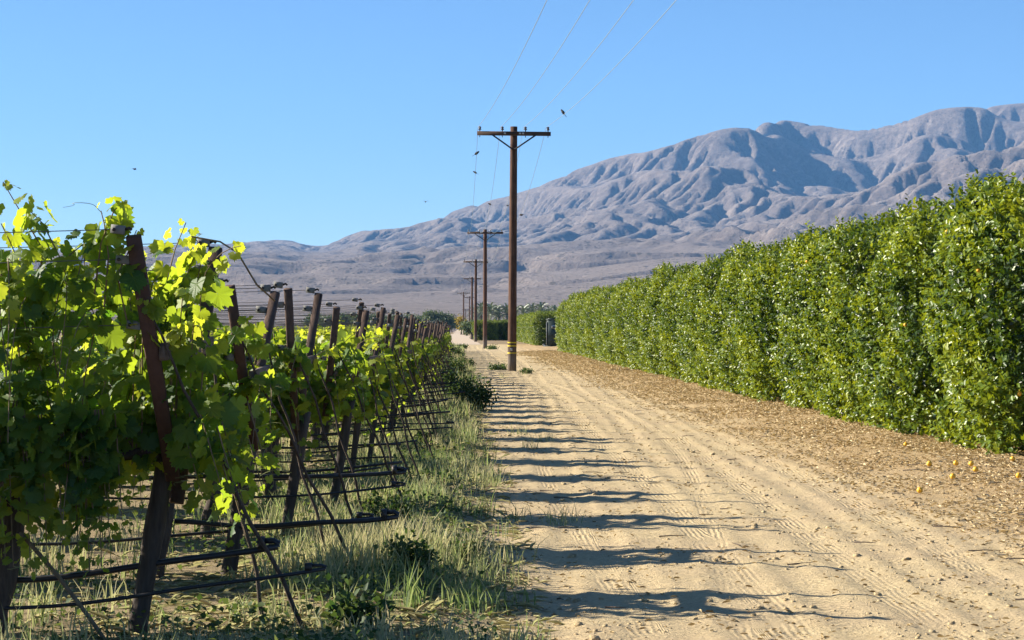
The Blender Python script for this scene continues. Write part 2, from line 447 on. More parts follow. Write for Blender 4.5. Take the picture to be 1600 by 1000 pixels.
# ---- far terrain with droplet erosion
SKY = np.array([(-200, 398), (0, 394), (100, 392), (200, 388), (290, 386), (345, 386), (425, 377), (480, 381), (500, 383), (530, 373), (565, 360), (590, 364), (640, 356), (700, 334), (760, 318), (800, 309), (850, 289), (900, 268), (950, 251), (1000, 239), (1060, 226), (1090, 213), (1110, 209), (1150, 201), (1220, 191), (1265, 195), (1300, 198), (1340, 205), (1360, 205), (1400, 196), (1460, 175), (1500, 167), (1560, 165), (1600, 162), (1700, 156), (1900, 150)], float)
FRONT = np.array([(-200, 520), (700, 420), (850, 400), (1000, 378), (1150, 348), (1330, 296), (1450, 250), (1600, 203), (1900, 170)], float)
FAN = np.array([(0, 0), (1300, 0), (1700, 0.0025), (2000, 0.0055), (2500, 0.0103), (3500, 0.019), (4500, 0.0265), (5200, 0.0305), (6000, 0.0325), (9500, 0.034)], float)
def dissect(h, h0, A_up, dx, iters, K, m, diff, fixed):
    """stream-power erosion (implicit, D8 receivers) under a slow uplift: carves branching valleys between sharp ridges"""
    ny, nx = h.shape; n = h.size
    offs = [(-1, 0, 1.0), (1, 0, 1.0), (0, -1, 1.0), (0, 1, 1.0), (-1, -1, 1.414), (-1, 1, 1.414), (1, -1, 1.414), (1, 1, 1.414)]
    idx = np.arange(n).reshape(ny, nx)
    fx = fixed.ravel()
    for it in range(iters):
        h = np.where(fixed, h, h + A_up)
        best = np.full(h.shape, 1e-6); rec = idx.copy(); dist = np.ones(h.shape)
        hp = np.pad(h, 1, 'edge'); ip = np.pad(idx, 1, 'edge')
        for oy, ox, d in offs:
            hn = hp[1 + oy:1 + oy + ny, 1 + ox:1 + ox + nx]; sl = (h - hn) / d
            g = sl > best
            best = np.where(g, sl, best); rec = np.where(g, ip[1 + oy:1 + oy + ny, 1 + ox:1 + ox + nx], rec); dist = np.where(g, d, dist)
        hf = h.ravel(); order = np.argsort(hf, kind='stable'); ol = order.tolist(); rl = rec.ravel().tolist()
        acc = [1.0] * n
        for i in reversed(ol):
            j = rl[i]
            if j != i: acc[j] += acc[i]
        F = (K * np.power(np.array(acc), m) / dist.ravel())
        F[fx] = 0
        Fl = F.tolist(); hl = hf.tolist()
        for i in ol:
            j = rl[i]
            if j != i:
                f = Fl[i]; hl[i] = (hl[i] + f * hl[j]) / (1 + f)
        h = np.array(hl).reshape(ny, nx)
        if diff:
            hp = np.pad(h, 1, 'edge')
            lap = hp[:-2, 1:-1] + hp[2:, 1:-1] + hp[1:-1, :-2] + hp[1:-1, 2:] - 4 * h
            h = np.where(fixed, h, h + diff * lap)
    return h

def terrain_mat():
    t = NT('desert')
    P = t.pos()
    n1 = t.noise(P, 0.004, 6, 0.6); n2 = t.noise(P, 0.045, 8, 0.78)
    c = t.ramp(t.math('ADD', t.math('MULTIPLY', n1, 0.4), t.math('MULTIPLY', n2, 0.6)), [(0.38, (0.095, 0.076, 0.068)), (0.5, (0.145, 0.118, 0.104)), (0.62, (0.24, 0.20, 0.172))])
    nz = t.n('SeparateXYZ'); t.l(t.n('NewGeometry').outputs['Normal'], nz.inputs[0])
    sl = t.ramp(nz.outputs[2], [(0.75, 0.0), (0.985, 1.0)])
    c = t.mix(t.math('MULTIPLY', sl, 0.65), c, (0.24, 0.20, 0.175))
    # desert scrub: dots of dark olive where the ground is gentle
    v1 = t.ramp(t.voro(P, 0.10), [(0.16, 1.0), (0.34, 0.0)])
    v2 = t.ramp(t.voro(P, 0.045), [(0.12, 1.0), (0.30, 0.0)])
    dens = t.ramp(t.noise(P, 0.006, 4), [(0.35, 0.25), (0.6, 1.0)])
    sc = t.math('MULTIPLY', t.math('MAXIMUM', v1, v2), t.math('MULTIPLY', dens, t.math('MULTIPLY_ADD', sl, 0.35, 0.5)))
    c = t.mix(sc, c, (0.035, 0.033, 0.022))
    wash = t.ramp(t.noise(t.mapping(P, (0.6, 2.0, 1)), 0.008, 5, 0.6), [(0.55, 0.0), (0.72, 0.55)])
    c = t.mix(t.math('MULTIPLY', wash, sl), c, (0.27, 0.235, 0.205))
    h = t.math('ADD', t.math('MULTIPLY', t.noise(P, 0.035, 9, 0.75), 1.0), t.math('MULTIPLY', sc, 0.12))
    return t.done(t.bsdf(c, 0.95, t.bump(h, 0.75, 14.0), 0.05).outputs[0])
M['desert'] = terrain_mat()

def build_terrain():
    step = 15.0
    x0, x1, y0, y1 = -2700, 3300, 1500, 9500
    xs = np.arange(x0, x1 + 1, step); ys = np.arange(y0, y1 + 1, step)
    X, Y = np.meshgrid(xs, ys)
    tx = X / Y; px = VX + tx * FPX
    E = (VY - np.interp(px, SKY[:, 0], SKY[:, 1])) / FPX
    E2 = (VY - np.interp(px, FRONT[:, 0], FRONT[:, 1])) / FPX
    fan = np.interp(Y, FAN[:, 0], FAN[:, 1]) * (1 + 0.25 * sstep(0, 0.15, tx))
    warp = 260 * fbm(X / 1400, Y / 1400, 3, 3)
    Yw = Y + warp
    Yc = 7900.0
    s = np.clip((Yw - 5000) / (Yc - 5000), 0, 1)
    up = s ** 1.25
    back = 1 - 0.35 * sstep(Yc, 9500, Y)
    z1 = Y * (fan + np.maximum(E - fan, 0.0) * up * back)
    s2 = np.clip((Yw - 3900) / (5900 - 3900), 0, 1)
    z2 = Y * (fan + np.maximum(E2 - fan, 0) * s2 ** 1.3 * (1 - 0.6 * sstep(5900, 7400, Yw)))
    k = 25.0
    z = k * np.logaddexp(z1 / k, z2 / k) - k * math.log(2) * np.exp(-np.abs(z1 - z2) / 60)
    base = Y * fan
    rel = np.maximum(z - base, 0)
    wx = X + 140 * fbm(X / 700, Y / 700, 41, 3); wy = Y + 140 * fbm(X / 700, Y / 700, 57, 3)
    u = wx + 0.45 * wy
    rg = ridged(u / 620, wy / 1500, 71, 4, 0.5)
    # mountains: uplift shaped by the envelope, cut by running water
    sub = Y[:, 0] >= 3600
    rs, bs = rel[sub], base[sub]
    fixed = rs < 3.0
    fixed[0, :] = True; fixed[-1, :] = True; fixed[:, 0] = True; fixed[:, -1] = True
    seedn = fbm(X / 160, Y / 160, 133, 4)[sub] * 7 + fbm(X / 40, Y / 40, 135, 2)[sub] * 2.5
    up = rs * (0.30 + 0.85 * rg[sub])
    h = bs + rs * 0.15 + seedn * np.clip(rs / 60, 0, 1)
    N = 60
    h = dissect(h, bs, up * (4.4 / N), step, N, 0.062, 0.49, 0.006, fixed)
    def blur(a, r):
        for ax in (0, 1):
            for _ in range(2):
                p = np.cumsum(np.pad(a, [(r + 1, r) if q == ax else (0, 0) for q in (0, 1)], 'edge'), axis=ax)
                a = (p[2 * r + 1:] - p[:-2 * r - 1]) / (2 * r + 1) if ax == 0 else (p[:, 2 * r + 1:] - p[:, :-2 * r - 1]) / (2 * r + 1)
        return a
    hr = np.maximum(h - bs, 0)
    h = bs + hr * np.clip((blur(rs, 20) * 0.92 + 2) / (blur(hr, 20) + 2), 0.2, 3.0)
    h = np.minimum(h, blur(h, 2) + 9.0)
    zm = np.array(z); zm[~sub] = base[~sub]; zm[sub] = h
    z = zm
    # finer grid, second pass of short steep gullies
    def up2(a, xa, ya, xb, yb):
        fi = (xb - xa[0]) / (xa[1] - xa[0]); fj = (yb - ya[0]) / (ya[1] - ya[0])
        def cub(a, f, ax):
            i = np.clip(f.astype(int), 1, a.shape[ax] - 3); t = f - i
            tk = lambda k: np.take(a, i + k, axis=ax)
            t = t[None, :] if ax == 1 else t[:, None]
            p0, p1, p2, p3 = tk(-1), tk(0), tk(1), tk(2)
            return p1 + 0.5 * t * (p2 - p0 + t * (2 * p0 - 5 * p1 + 4 * p2 - p3 + t * (3 * (p1 - p2) + p3 - p0)))
        return cub(cub(a, fi, 1), fj, 0)
    xs0, ys0 = xs, ys
    step = 11.0
    xs = np.arange(-2500, 3100, step); ys = np.arange(y0, 9200, step)
    z, base, rel, Yw, wx, wy, u = [up2(q, xs0, ys0, xs, ys) for q in (z, base, rel, Yw, wx, wy, u)]
    X, Y = np.meshgrid(xs, ys); tx = X / Y
    sub = ys >= 4200
    rs = rel[sub]; h = z[sub]
    fx2 = rs < 6.0
    fx2[0, :] = True; fx2[-1, :] = True; fx2[:, 0] = True; fx2[:, -1] = True
    h = h + np.clip(rs / 120, 0, 1) * (13.0 * (ridged(u / 75, wy / 150, 131, 4, 0.6)[sub] - 0.9) + 2.5 * fbm(X / 24, Y / 24, 139, 2)[sub])
    h = dissect(h, h, np.zeros(h.shape), step, 8, 0.10, 0.40, 0.0, fx2)
    h = np.minimum(h, blur(h, 4) + 10.0)
    gy_, gx_ = np.gradient(h, step)
    slope = blur(np.hypot(gx_, gy_), 2)
    uu = u[sub] + 60 * fbm(X / 260, Y / 260, 151, 3)[sub]
    h = h + np.clip(slope / 0.55, 0, 1) * np.clip(rs / 60, 0, 1) * (1 - 0.75 * sstep(7000, 7700, Yw[sub])) * (10.0 * (ridged(uu / 95, wy[sub] / 480, 153, 3, 0.6) - 0.95) + 5.0 * (ridged(uu / 41, wy[sub] / 170, 157, 2, 0.6) - 0.8))
    z[sub] = h
    # banks and terraces in the alluvium
    foot = np.exp(-((Yw - 4700) / 650) ** 2) * (0.35 + 0.65 * sstep(-0.12, 0.05, tx))
    z = z + foot * 34 * np.maximum(ridged(wx / 420, wy / 420, 91, 4) - 0.9, 0)
    gate = sstep(2500, 3500, Y) * sstep(5600, 4600, Y)
    bn = fbm(wx / 700 + 4, wy / 330, 101, 4)
    z = z + gate * 13 * (sstep(0.02, 0.11, bn) * (0.4 + 1.2 * sstep(-0.2, 0.4, fbm(X / 900, Y / 900, 105, 2))) + 0.8 * sstep(0.28, 0.36, bn) - 0.7 * sstep(-0.22, -0.30, bn))
    z = z + gate * 2.2 * fbm(X / 90, Y / 60, 121, 4)
    # settle the crest on the observed skyline
    bins = np.linspace(-0.24, 0.30, 320)
    tgt = (VY - np.interp(VX + bins * FPX, SKY[:, 0], SKY[:, 1])) / FPX
    idx = np.clip(np.digitize(tx, bins), 1, 319)
    for kw in (25, 9, 5):
        ang = (z - 1.6) / Y
        mx = np.zeros(320)
        np.maximum.at(mx, idx.ravel(), ang.ravel())
        mx[0] = mx[1]
        fac = np.clip(tgt / np.maximum(mx, 1e-3), 0.5, 2.2)
        ker = np.hanning(kw + 2)[1:-1]; ker /= ker.sum()
        fac = np.convolve(np.pad(fac, kw // 2, 'edge'), ker, 'valid')
        fl = np.minimum(base, z)
        z = fl + (z - fl) * (1 + (np.interp(tx, bins, fac) - 1) * sstep(4000, 6000, Y) * 1.05)
    z = z * sstep(1500, 1900, Y)
    print('terrain verts', z.size, 'max', z.max())
    yn = np.array([-400, -150, 0, 100, 218, 300, 450, 700, 1000, 1300])
    Xn, Yn = np.meshgrid(xs, yn)
    Xa = np.concatenate([Xn, X]); Ya = np.concatenate([Yn, Y]); Za = np.concatenate([np.zeros(Xn.shape), z]) - 0.12
    Za = np.where(Ya > 216, Za + 0.115, Za)
    V = np.stack([Xa, Ya, Za], -1).reshape(-1, 3)
    nx, ny = len(xs), len(yn) + len(ys)
    i = np.arange(ny - 1)[:, None] * nx; j = np.arange(nx - 1)[None, :]
    F = np.stack([i + j, i + j + 1, i + nx + j + 1, i + nx + j], -1).reshape(-1, 4)
    fy = V[F][:, :, 1].min(1)
    for name, sel, mt, lab in (('valley_floor', fy < 1500, M['desert'], 'flat desert valley floor behind the fields'),
                               ('mountains', fy >= 1500, M['desert'], 'bare brown desert mountain range above a scrubby slope')):
        FF = F[sel]
        used, inv = np.unique(FF, return_inverse=True)
        tag(obj(name, mesh_np(name, V[used], inv.reshape(-1, 4), mt, True)), lab, None, None, 'structure')
    print('terrain max', z.max())
build_terrain()

# pale track going on beyond the last pole, and the field floor
def strip(name, x0, x1, y0, y1, z, mat, label, wob=0.3):
    ys = np.linspace(y0, y1, 40); V = []
    for k, y in enumerate(ys):
        V += [(x0 + wob * math.sin(k * 1.3), y, z), (x1 + wob * math.cos(k * 0.9), y, z)]
    F = [[2 * k, 2 * k + 1, 2 * k + 3, 2 * k + 2] for k in range(39)]
    tag(obj(name, mesh_np(name, V, np.array(F), mat)), label, None, None, 'structure')
strip('far_track', -1.6, 1.7, 206, 1480, 0.012, plain_mat('pale_dust', (0.50, 0.41, 0.31), 0.95, 0.05, 0, 0.2, 0.5), 'pale dusty track running on into the distance')
strip('field_floor', -150, 150, 212, 700, 0.004, plain_mat('field_soil', (0.30, 0.23, 0.145), 0.95, 0.05, 0, 0.4, 0.4), 'dry soil of the far fields', 0)

# ------------------------------------------------------------------ haze
hz = NT('air')
pv = hz.n('VolumePrincipled')
pv.inputs['Color'].default_value = (0.20, 0.50, 1.0, 1)
pv.inputs['Density'].default_value = 4.4e-5
pv.inputs['Anisotropy'].default_value = 0.0
hz.l(pv.outputs[0], hz.out.inputs['Volume'])
hx0, hx1, hy0, hy1, hz0, hz1 = -2900, 3500, -500, 9700, -2.0, 1000.0
HV = [(x, y, z) for z in (hz0, hz1) for x, y in ((hx0, hy0), (hx1, hy0), (hx1, hy1), (hx0, hy1))]
HF = np.array([[0, 3, 2, 1], [4, 5, 6, 7], [0, 1, 5, 4], [1, 2, 6, 5], [2, 3, 7, 6], [3, 0, 4, 7]])
tag(obj('haze', mesh_np('haze', HV, HF, hz.m)), 'thin blue air between the fields and the mountains', None, None, 'stuff')

# ------------------------------------------------------------------ leaf scatterers
def frames(d, nrm):
    """rows: leaf long axis d, approximate normal nrm -> orthonormal (x, y=d, z)"""
    d = d / (np.linalg.norm(d, axis=1)[:, None] + 1e-9)
    z = nrm - d * np.sum(nrm * d, 1)[:, None]; z /= np.linalg.norm(z, axis=1)[:, None] + 1e-9
    x = np.cross(d, z)
    return x, d, z
def scatter(T, F, pos, d, nrm, size, tint, width=None):
    x, y, z = frames(d, nrm)
    n, m = len(pos), len(T)
    w = size if width is None else width
    V = pos[:, None, :] + T[None, :, 0:1] * (x * w[:, None])[:, None, :] + T[None, :, 1:2] * (y * size[:, None])[:, None, :] + T[None, :, 2:3] * (z * size[:, None])[:, None, :]
    FF = (F[None, :, :] + (np.arange(n) * m)[:, None, None]).reshape(-1, F.shape[1])
    return V.reshape(-1, 3), FF, np.repeat(tint, m)

def grape_leaf(detail, seed=0):
    r = rng(seed)
    base = [(0, 0.80), (26, 0.55), (52, 0.74), (80, 0.50), (108, 0.62), (140, 0.50), (166, 0.34)]
    a = np.array([b[0] for b in base], float); rr = np.array([b[1] for b in base])
    if detail == 2:
        aa = np.array([0, 9, 17, 26, 35, 44, 52, 61, 71, 80, 92, 108, 124, 140, 153, 166]); R = np.interp(aa, a, rr)
        R[1] *= 0.86; R[2] *= 1.05; R[4] *= 1.08; R[5] *= 0.90; R[7] *= 0.88; R[8] *= 1.06; R[10] *= 1.12; R[12] *= 1.1; R[14] *= 1.12
    elif detail == 1:
        aa = a; R = rr
    else:
        aa = np.array([0, 26, 55, 84, 120, 160]); R = np.array([0.8, 0.58, 0.72, 0.52, 0.6, 0.36])
    full_a = np.concatenate([-aa[::-1][:-1] if aa[0] == 0 else -aa[::-1], aa]); full_R = np.concatenate([R[::-1][:-1], R])
    full_R = full_R * (1 + 0.05 * r.standard_normal(len(full_R)))
    th = np.radians(full_a)
    x, y = full_R * np.sin(th), full_R * np.cos(th)
    zz = -(0.08, 0.20, 0.34, 0.5)[seed % 4] * (x * x + y * y) + 0.03 * np.cos(th * 7) * full_R + 0.08 * np.abs(x) + 0.03 * r.standard_normal(len(x))
    V = np.concatenate([[[0, 0, 0]], np.stack([x, y, zz], 1)])
    V[:, 1] += 0.10
    n = len(x)
    F = np.array([[0, i + 2, i + 1] for i in range(n - 1)])
    return V, F
GL = {d: [grape_leaf(d, 10 * d + s) for s in range(4)] for d in (0, 1, 2)}

CIT = (np.array([[0, 0, 0], [-.30, .35, .10], [-.24, .70, .08], [0, 1, -.06], [.24, .70, .08], [.30, .35, .10]]), np.array([[0, 3, 2, 1], [0, 5, 4, 3]]))
DIA = (np.array([[0, 0, 0], [-.4, .45, .12], [0, 1, 0], [.4, .45, .12]]), np.array([[0, 2, 1], [0, 3, 2]]))

# ------------------------------------------------------------------ grapevines and trellises
def shoots(r, L, n, ztop, half, lod):
    """list of (positions, dirs) polylines of shoots rising along the two arms of the V"""
    out = []
    for i in range(n):
        side = -1 if r.random() < 0.5 else 1
        x = -L * r.random() ** 1.25
        zt = ztop + r.normal(0, 0.10)
        m = 14
        t = np.linspace(0, 1, m)
        lean = r.normal(0, 0.22); hang = r.random() < 0.55
        yy = side * (0.05 + half * t ** 0.85 * r.uniform(0.65, 1.2))
        z = 0.92 + (zt - 0.92) * np.sin(t * np.pi / 2 * 1.0)
        if hang:
            q = np.clip((t - 0.62) / 0.38, 0, 1)
            z = z - q ** 2 * r.uniform(0.25, 0.85); yy = yy + side * q * r.uniform(0.05, 0.28)
        xx = x + lean * t + 0.05 * np.sin(t * 7 + i)
        out.append(np.stack([xx, yy, z], 1))
    for i in range(int(n * 0.34)):       # dense growth at the head of the row
        side = -1 if r.random() < 0.5 else 1
        t = np.linspace(0, 1, 12); zt = ztop - r.uniform(0.12, 0.5)
        out.append(np.stack([-0.32 * r.random() + 0.08 * t + 0 * t, side * half * r.uniform(0.1, 1.0) * t ** 0.8, 0.9 + (zt - 0.9) * np.sin(t * 1.6)], 1))
    for i in range(int(n * 0.45)):       # curtains hanging low round the head
        side = -1 if r.random() < 0.5 else 1
        x = -r.random() * L; t = np.linspace(0, 1, 10)
        out.append(np.stack([x + r.normal(0, .2) * t, side * (0.05 + r.uniform(.15, .45) * t), 1.0 + 0.25 * np.sin(t * np.pi) - r.uniform(0.15, 0.5) * t ** 1.5], 1))
    return out

def leaves_on(r, lines, spacing, smin, smax):
    P, D, N, Sz, T = [], [], [], [], []
    for ln in lines:
        seg = np.linalg.norm(np.diff(ln, axis=0), axis=1).sum()
        m = max(3, int(seg / (spacing * (0.7 if ln[-1, 2] > 2.1 else 1.0))))
        t = np.linspace(0.03, 1, m)
        idx = t * (len(ln) - 1)
        p = np.stack([np.interp(idx, np.arange(len(ln)), ln[:, k]) for k in range(3)], 1)
        off = r.normal(0, 1, (m, 3)); off[:, 2] *= 0.5; off /= np.linalg.norm(off, axis=1)[:, None]
        p = p + off * r.uniform(0.03, 0.11, (m, 1)) * (1 - 0.65 * np.clip((t - 0.7) / 0.3, 0, 1))[:, None]
        side = np.sign(ln[-1, 1] + 1e-6)
        d = off * 0.7 + np.array([0, side * 0.35, -0.75]) + r.normal(0, 0.3, (m, 3))
        nn = np.array([-0.30, side * 0.5, 0.70]) + r.normal(0, 0.5, (m, 3))
        sz = r.uniform(smin, smax, m) * (1.05 - 0.70 * np.clip((t - 0.6) / 0.4, 0, 1))
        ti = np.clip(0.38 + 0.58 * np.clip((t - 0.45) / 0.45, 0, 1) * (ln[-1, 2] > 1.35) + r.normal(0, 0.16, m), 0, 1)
        P.append(p); D.append(d); N.append(nn); Sz.append(sz); T.append(ti)
    return [np.concatenate(a) for a in (P, D, N, Sz, T)]

def foliage_mesh(name, P, D, N, Sz, T, detail, r):
    Vs, Fs, Ts = [], [], []; n0 = 0
    ch = r.integers(0, 4, len(P))
    for k in range(4):
        s = ch == k
        if not s.any(): continue
        V, F, t = scatter(*GL[detail][k], P[s], D[s], N[s], Sz[s], T[s])
        Vs.append(V); Fs.append(F + n0); Ts.append(t); n0 += len(V)
    return mesh_np(name, np.concatenate(Vs), np.concatenate(Fs), M['vine_leaf'], False, {'tint': np.concatenate(Ts)})

def shoot_mesh(name, lines, rad_=0.0045, n=4):
    b = MB()
    for ln in lines: b.tube(ln, np.linspace(rad_, rad_ * 0.5, len(ln)), n, False)
    return b.mesh(name, M['cane'])

def trunk_mesh(name, r, x0, th=0.055, L=1.8):
    b = MB()
    z = np.linspace(-0.05, 0.95, 9)
    pts = np.stack([x0 + 0.05 * np.sin(z * 4 + r.random() * 6), 0.04 * np.sin(z * 5 + r.random() * 6), z], 1)
    b.tube(pts, th * (1.15 - 0.35 * z) * (1 + 0.12 * r.standard_normal(9)), 9)
    for s in (-1, 1):
        ex = min(x0 + 0.85, -0.1) if s > 0 else x0 - 0.85
        xs = np.linspace(x0, ex, 6)
        b.tube(np.stack([xs, 0.03 * np.sin(xs * 5), 0.90 + 0.08 * np.sin(np.linspace(0, 1.5, 6))], 1), np.linspace(th * 0.75, th * 0.4, 6), 7)
    return b.mesh(name, M['bark'], True)

LEAFME = []
for k in range(4):
    LEAFME.append(mesh_np('grape_leaf', GL[2][k][0], GL[2][k][1], M['vine_leaf_rnd']))

def leaf_matrix(p, d, n, s):
    x, y, z = frames(d[None], n[None])
    m = Matrix(((x[0][0] * s, y[0][0] * s, z[0][0] * s, p[0]), (x[0][1] * s, y[0][1] * s, z[0][1] * s, p[1]), (x[0][2] * s, y[0][2] * s, z[0][2] * s, p[2]), (0, 0, 0, 1)))
    return m

def tendrils(r, lines, n):
    b = MB()
    for i in range(n):
        ln = lines[r.integers(len(lines))]
        p = ln[-1 - r.integers(0, 4)]
        t = np.linspace(0, 1, 12)
        a = r.uniform(0, 6.28); l = r.uniform(0.08, 0.22)
        curl = t ** 2 * r.uniform(2, 9)
        pts = np.stack([p[0] + l * t * np.cos(a) + 0.02 * np.sin(curl * 2), p[1] + l * t * np.sin(a) + 0.02 * np.cos(curl * 2), p[2] + l * (0.8 * t - 0.7 * t * t)], 1)
        b.tube(pts, np.linspace(0.0022, 0.001, 12), 3, False)
    return b.mesh('tendril', M['tendril'])

# rows of vines: depth, x of the near arm head, head height, lean of the arms
ROW0, PITCH, NROWS = 11.35, 2.72, 53
HEADX = [-1.54, -1.36, -1.22, -1.02, -0.93, -0.86, -0.83, -0.81]
def row_geo(k):
    y = ROW0 + PITCH * k
    hx = HEADX[k] if k < len(HEADX) else -0.79 + 0.05 * math.sin(k * 2.1)
    zt = [2.03, 1.84, 1.87, 1.76, 1.75, 1.74, 1.72, 1.72][k] if k < 8 else 1.70 + 0.05 * math.sin(k * 1.7)
    return y, hx, zt

ORD = ['nearest', 'second', 'third', 'fourth', 'fifth', 'sixth', 'seventh', 'eighth', 'ninth', 'tenth']

def build_trellis(k):
    y, hx, zt = row_geo(k)
    r = rng(500 + k)
    leanN = [0.13, 0.10, 0.02, -0.12][k] if k < 4 else -0.13 + r.normal(0, 0.06)
    farX = hx + [0.27, 0.18, 0.15, 0.20][k] if k < 4 else hx + 0.17
    leanF = -0.16 + r.normal(0, 0.02)
    lab = f'V of dark posts with grey wire clamps ending the {ORD[k]} vine row' if k < 10 else 'dark posts of a vine trellis in the far part of the row-end line'
    root = thing('vine_trellis', lab, 'trellis', (0, y, 0), 0, 'trellis frames at the ends of the vine rows')
    if k > 3: zt += r.normal(0, 0.05)
    wd = 0.070 if k < 1 else r.uniform(0.056, 0.064) if k < 4 else r.uniform(0.038, 0.054)
    near_top = np.array([hx, -0.55, zt]); near_bot = np.array([hx + leanN, -0.09, 0.85])
    far_top = np.array([farX, 0.55, zt - 0.02 - (abs(r.normal(0, 0.05)) if k > 3 else 0)]); far_bot = np.array([farX + leanF, 0.09, 0.72])
    # post
    b = MB()
    pb = np.array([hx - 0.10, 0, -0.15]); pt = np.array([hx + 0.09, 0, 0.98])
    if k > 3: pb = np.array([hx - 0.16, 0, -0.15]); pt = np.array([hx - 0.02, 0, 1.0])
    tt = np.linspace(0, 1, 7)[:, None]
    b.tube(pb + (pt - pb) * tt, (0.05 if k < 2 else 0.042 if k < 4 else 0.032) + 0.004 * np.sin(np.arange(7) * 2.0), 10)
    obj('post', b.mesh('post', M['post'], True), root)
    obj('arm', MB().bar(near_bot, near_top, wd, 0.042, (1, 0, 0)).mesh('arm', M['rust'] if k in (0, 1) else M['arm_wood']), root)
    obj('arm', MB().bar(far_bot, far_top, wd, 0.042, (1, 0, 0)).mesh('arm', M['arm_wood']), root)
    # brace board between the arms
    zb = zt - 0.55
    f = (zb - 0.85) / (zt - 0.85); a = near_bot + (near_top - near_bot) * f
    f2 = (zb + 0.03 - 0.72) / (zt - 0.02 - 0.72); c = far_bot + (far_top - far_bot) * f2
    if k < 4 or k % 3 == 1: obj('brace', MB().bar(a + [0.05, -0.03, 0], c + [0.05, 0.03, 0], 0.085 if k < 3 else 0.05, 0.03, (0, 0, 1)).mesh('brace', M['board']), root)
    # clamps and wires
    nl = 4.5 if k < 8 else 6.0
    for (bot, top) in ((near_bot, near_top), (far_bot, far_top)):
        for q, dz in enumerate((0.03, -0.11, -0.42)):
            if k > 14 and q: continue
            f = (top[2] + dz - bot[2]) / (top[2] - bot[2])
            p = bot + (top - bot) * f + np.array([-0.065, 0, 0.0])
            cs = 1.0 if k < 3 else 0.8
            cl = MB().bar(p + [-0.035 * cs, 0, 0.004], p + [0.03 * cs, 0, -0.004], 0.042 * cs, 0.03 * cs, (0, 0, 1))
            co = obj('clamp', cl.mesh('clamp', M['clamp']), root)
            if k < 5:
                obj('bolt', MB().tube([p + [-0.02, -0.024, 0], p + [-0.02, 0.024, 0]], 0.009, 8).mesh('bolt', M['dark_metal']), co)
                obj('eye', MB().tube([p + [0.03, 0, 0], p + [0.05, 0, 0.008], p + [0.062, 0, -0.002]], 0.008, 6).mesh('eye', M['dark_metal']), co)
            if k < 16:
                w = MB()
                t = np.linspace(0, 1, 9)
                pts = np.stack([p[0] - 0.035 - nl * t, p[1] + 0 * t, p[2] - 0.05 * np.sin(t * np.pi) + 0.02 * t], 1)
                w.tube(pts, 0.0022, 4)
                obj('trellis_wire', w.mesh('trellis_wire', M['wire']), root)
    # guy wires to the anchors
    for q, (bot, top, fz) in enumerate(((near_bot, near_top, 0.72), (far_bot, far_top, 0.70))):
        if k > 30 and q: continue
        p0 = bot + (top - bot) * fz
        gx = [-0.70, -0.56, -0.70, -0.42][k] if (k < 4 and q == 0) else hx + 0.50 + 0.1 * q + r.normal(0, 0.04)
        p1 = np.array([gx, 0.05 + 0.35 * q, -0.05])
        t = np.linspace(0, 1, 14)[:, None]
        pts = p0 + (p1 - p0) * t + np.concatenate([0.012 * np.sin(t * 19 + k), 0.012 * np.cos(t * 15), 0 * t], 1)
        obj('guy_wire', MB().tube(pts, np.linspace(0.006, 0.013, 14), 6).mesh('guy_wire', M['bark']), root)
    return root

def build_hoses(k):
    y, hx, zt = row_geo(k)
    r = rng(900 + k)
    specs = {0: [(-2.9, 0.33, -0.90, 0.52, 0.019, 0.0), (-2.9, 0.20, -0.66, 0.42, 0.011, -0.1)],
             1: [(-3.4, 0.25, -0.54, 0.42, 0.012, 0.15), (-1.75, 0.40, -0.38, 0.44, 0.018, -0.05)],
             2: [(-3.4, 0.50, -0.40, 0.52, 0.019, 0.1), (-3.4, 0.42, -0.40, 0.44, 0.010, -0.1)]}.get(k)
    if specs is None:
        e = hx + 0.52 + r.normal(0, 0.16)
        specs = [(hx - 2.2, 0.42 + r.normal(0, .03), e, 0.50 + r.normal(0, .07), 0.014, r.normal(0, .06))]
        if k < 24: specs.append((hx - 2.2, 0.30 + r.normal(0, .03), e + 0.0 + r.normal(0, 0.2), 0.40 + r.normal(0, .03), 0.010, -0.12))
    for q, (xa, za, xb, zb, rr, dy) in enumerate(specs):
        thick = rr > 0.0135
        lab = (f"{'thick' if thick else 'thin'} black drip hose jutting out past the {ORD[k]} vine row post" if k < 10 else
               f"{'thick' if thick else 'thin'} black drip hose poking out of a vine row further down the track")
        t = np.linspace(0, 1, 16)
        x = xa + (xb - xa) * t; z = za + (zb - za) * t ** 1.4 - (0.03 if k < 2 else r.uniform(0.0, 0.09)) * np.sin(t * np.pi) + 0.008 * np.sin(t * 11 + k)
        yy = dy + 0.03 * np.sin(t * 5 + k)
        root = thing('drip_hose', lab, 'hose', (0, y, 0), 0, 'drip hoses along the vine rows')
        rr *= 0.86
        obj('tube', MB().tube(np.stack([x, yy, z], 1), rr, 8).mesh('tube', M['hose'], True), root)
        if k < 14 and (k < 3 or r.random() < 0.2):   # folded end
            e = MB(); pe = np.array([x[-1], yy[-1], z[-1]])
            e.tube([pe + [-0.10, 0.004, rr * 1.7], pe + [-0.02, 0.004, rr * 1.75], pe + [0.004, 0, rr * 1.1], pe + [0.0, 0, 0.0]], rr * 0.9, 8)
            obj('folded_end', e.mesh('folded_end', M['hose'], True), root)
            obj('clip', MB().tube([pe + [-0.10, 0.002, rr * 0.9], pe + [-0.065, 0.002, rr * 0.9]], rr * 2.3, 8).mesh('clip', M['dark_metal']), root)

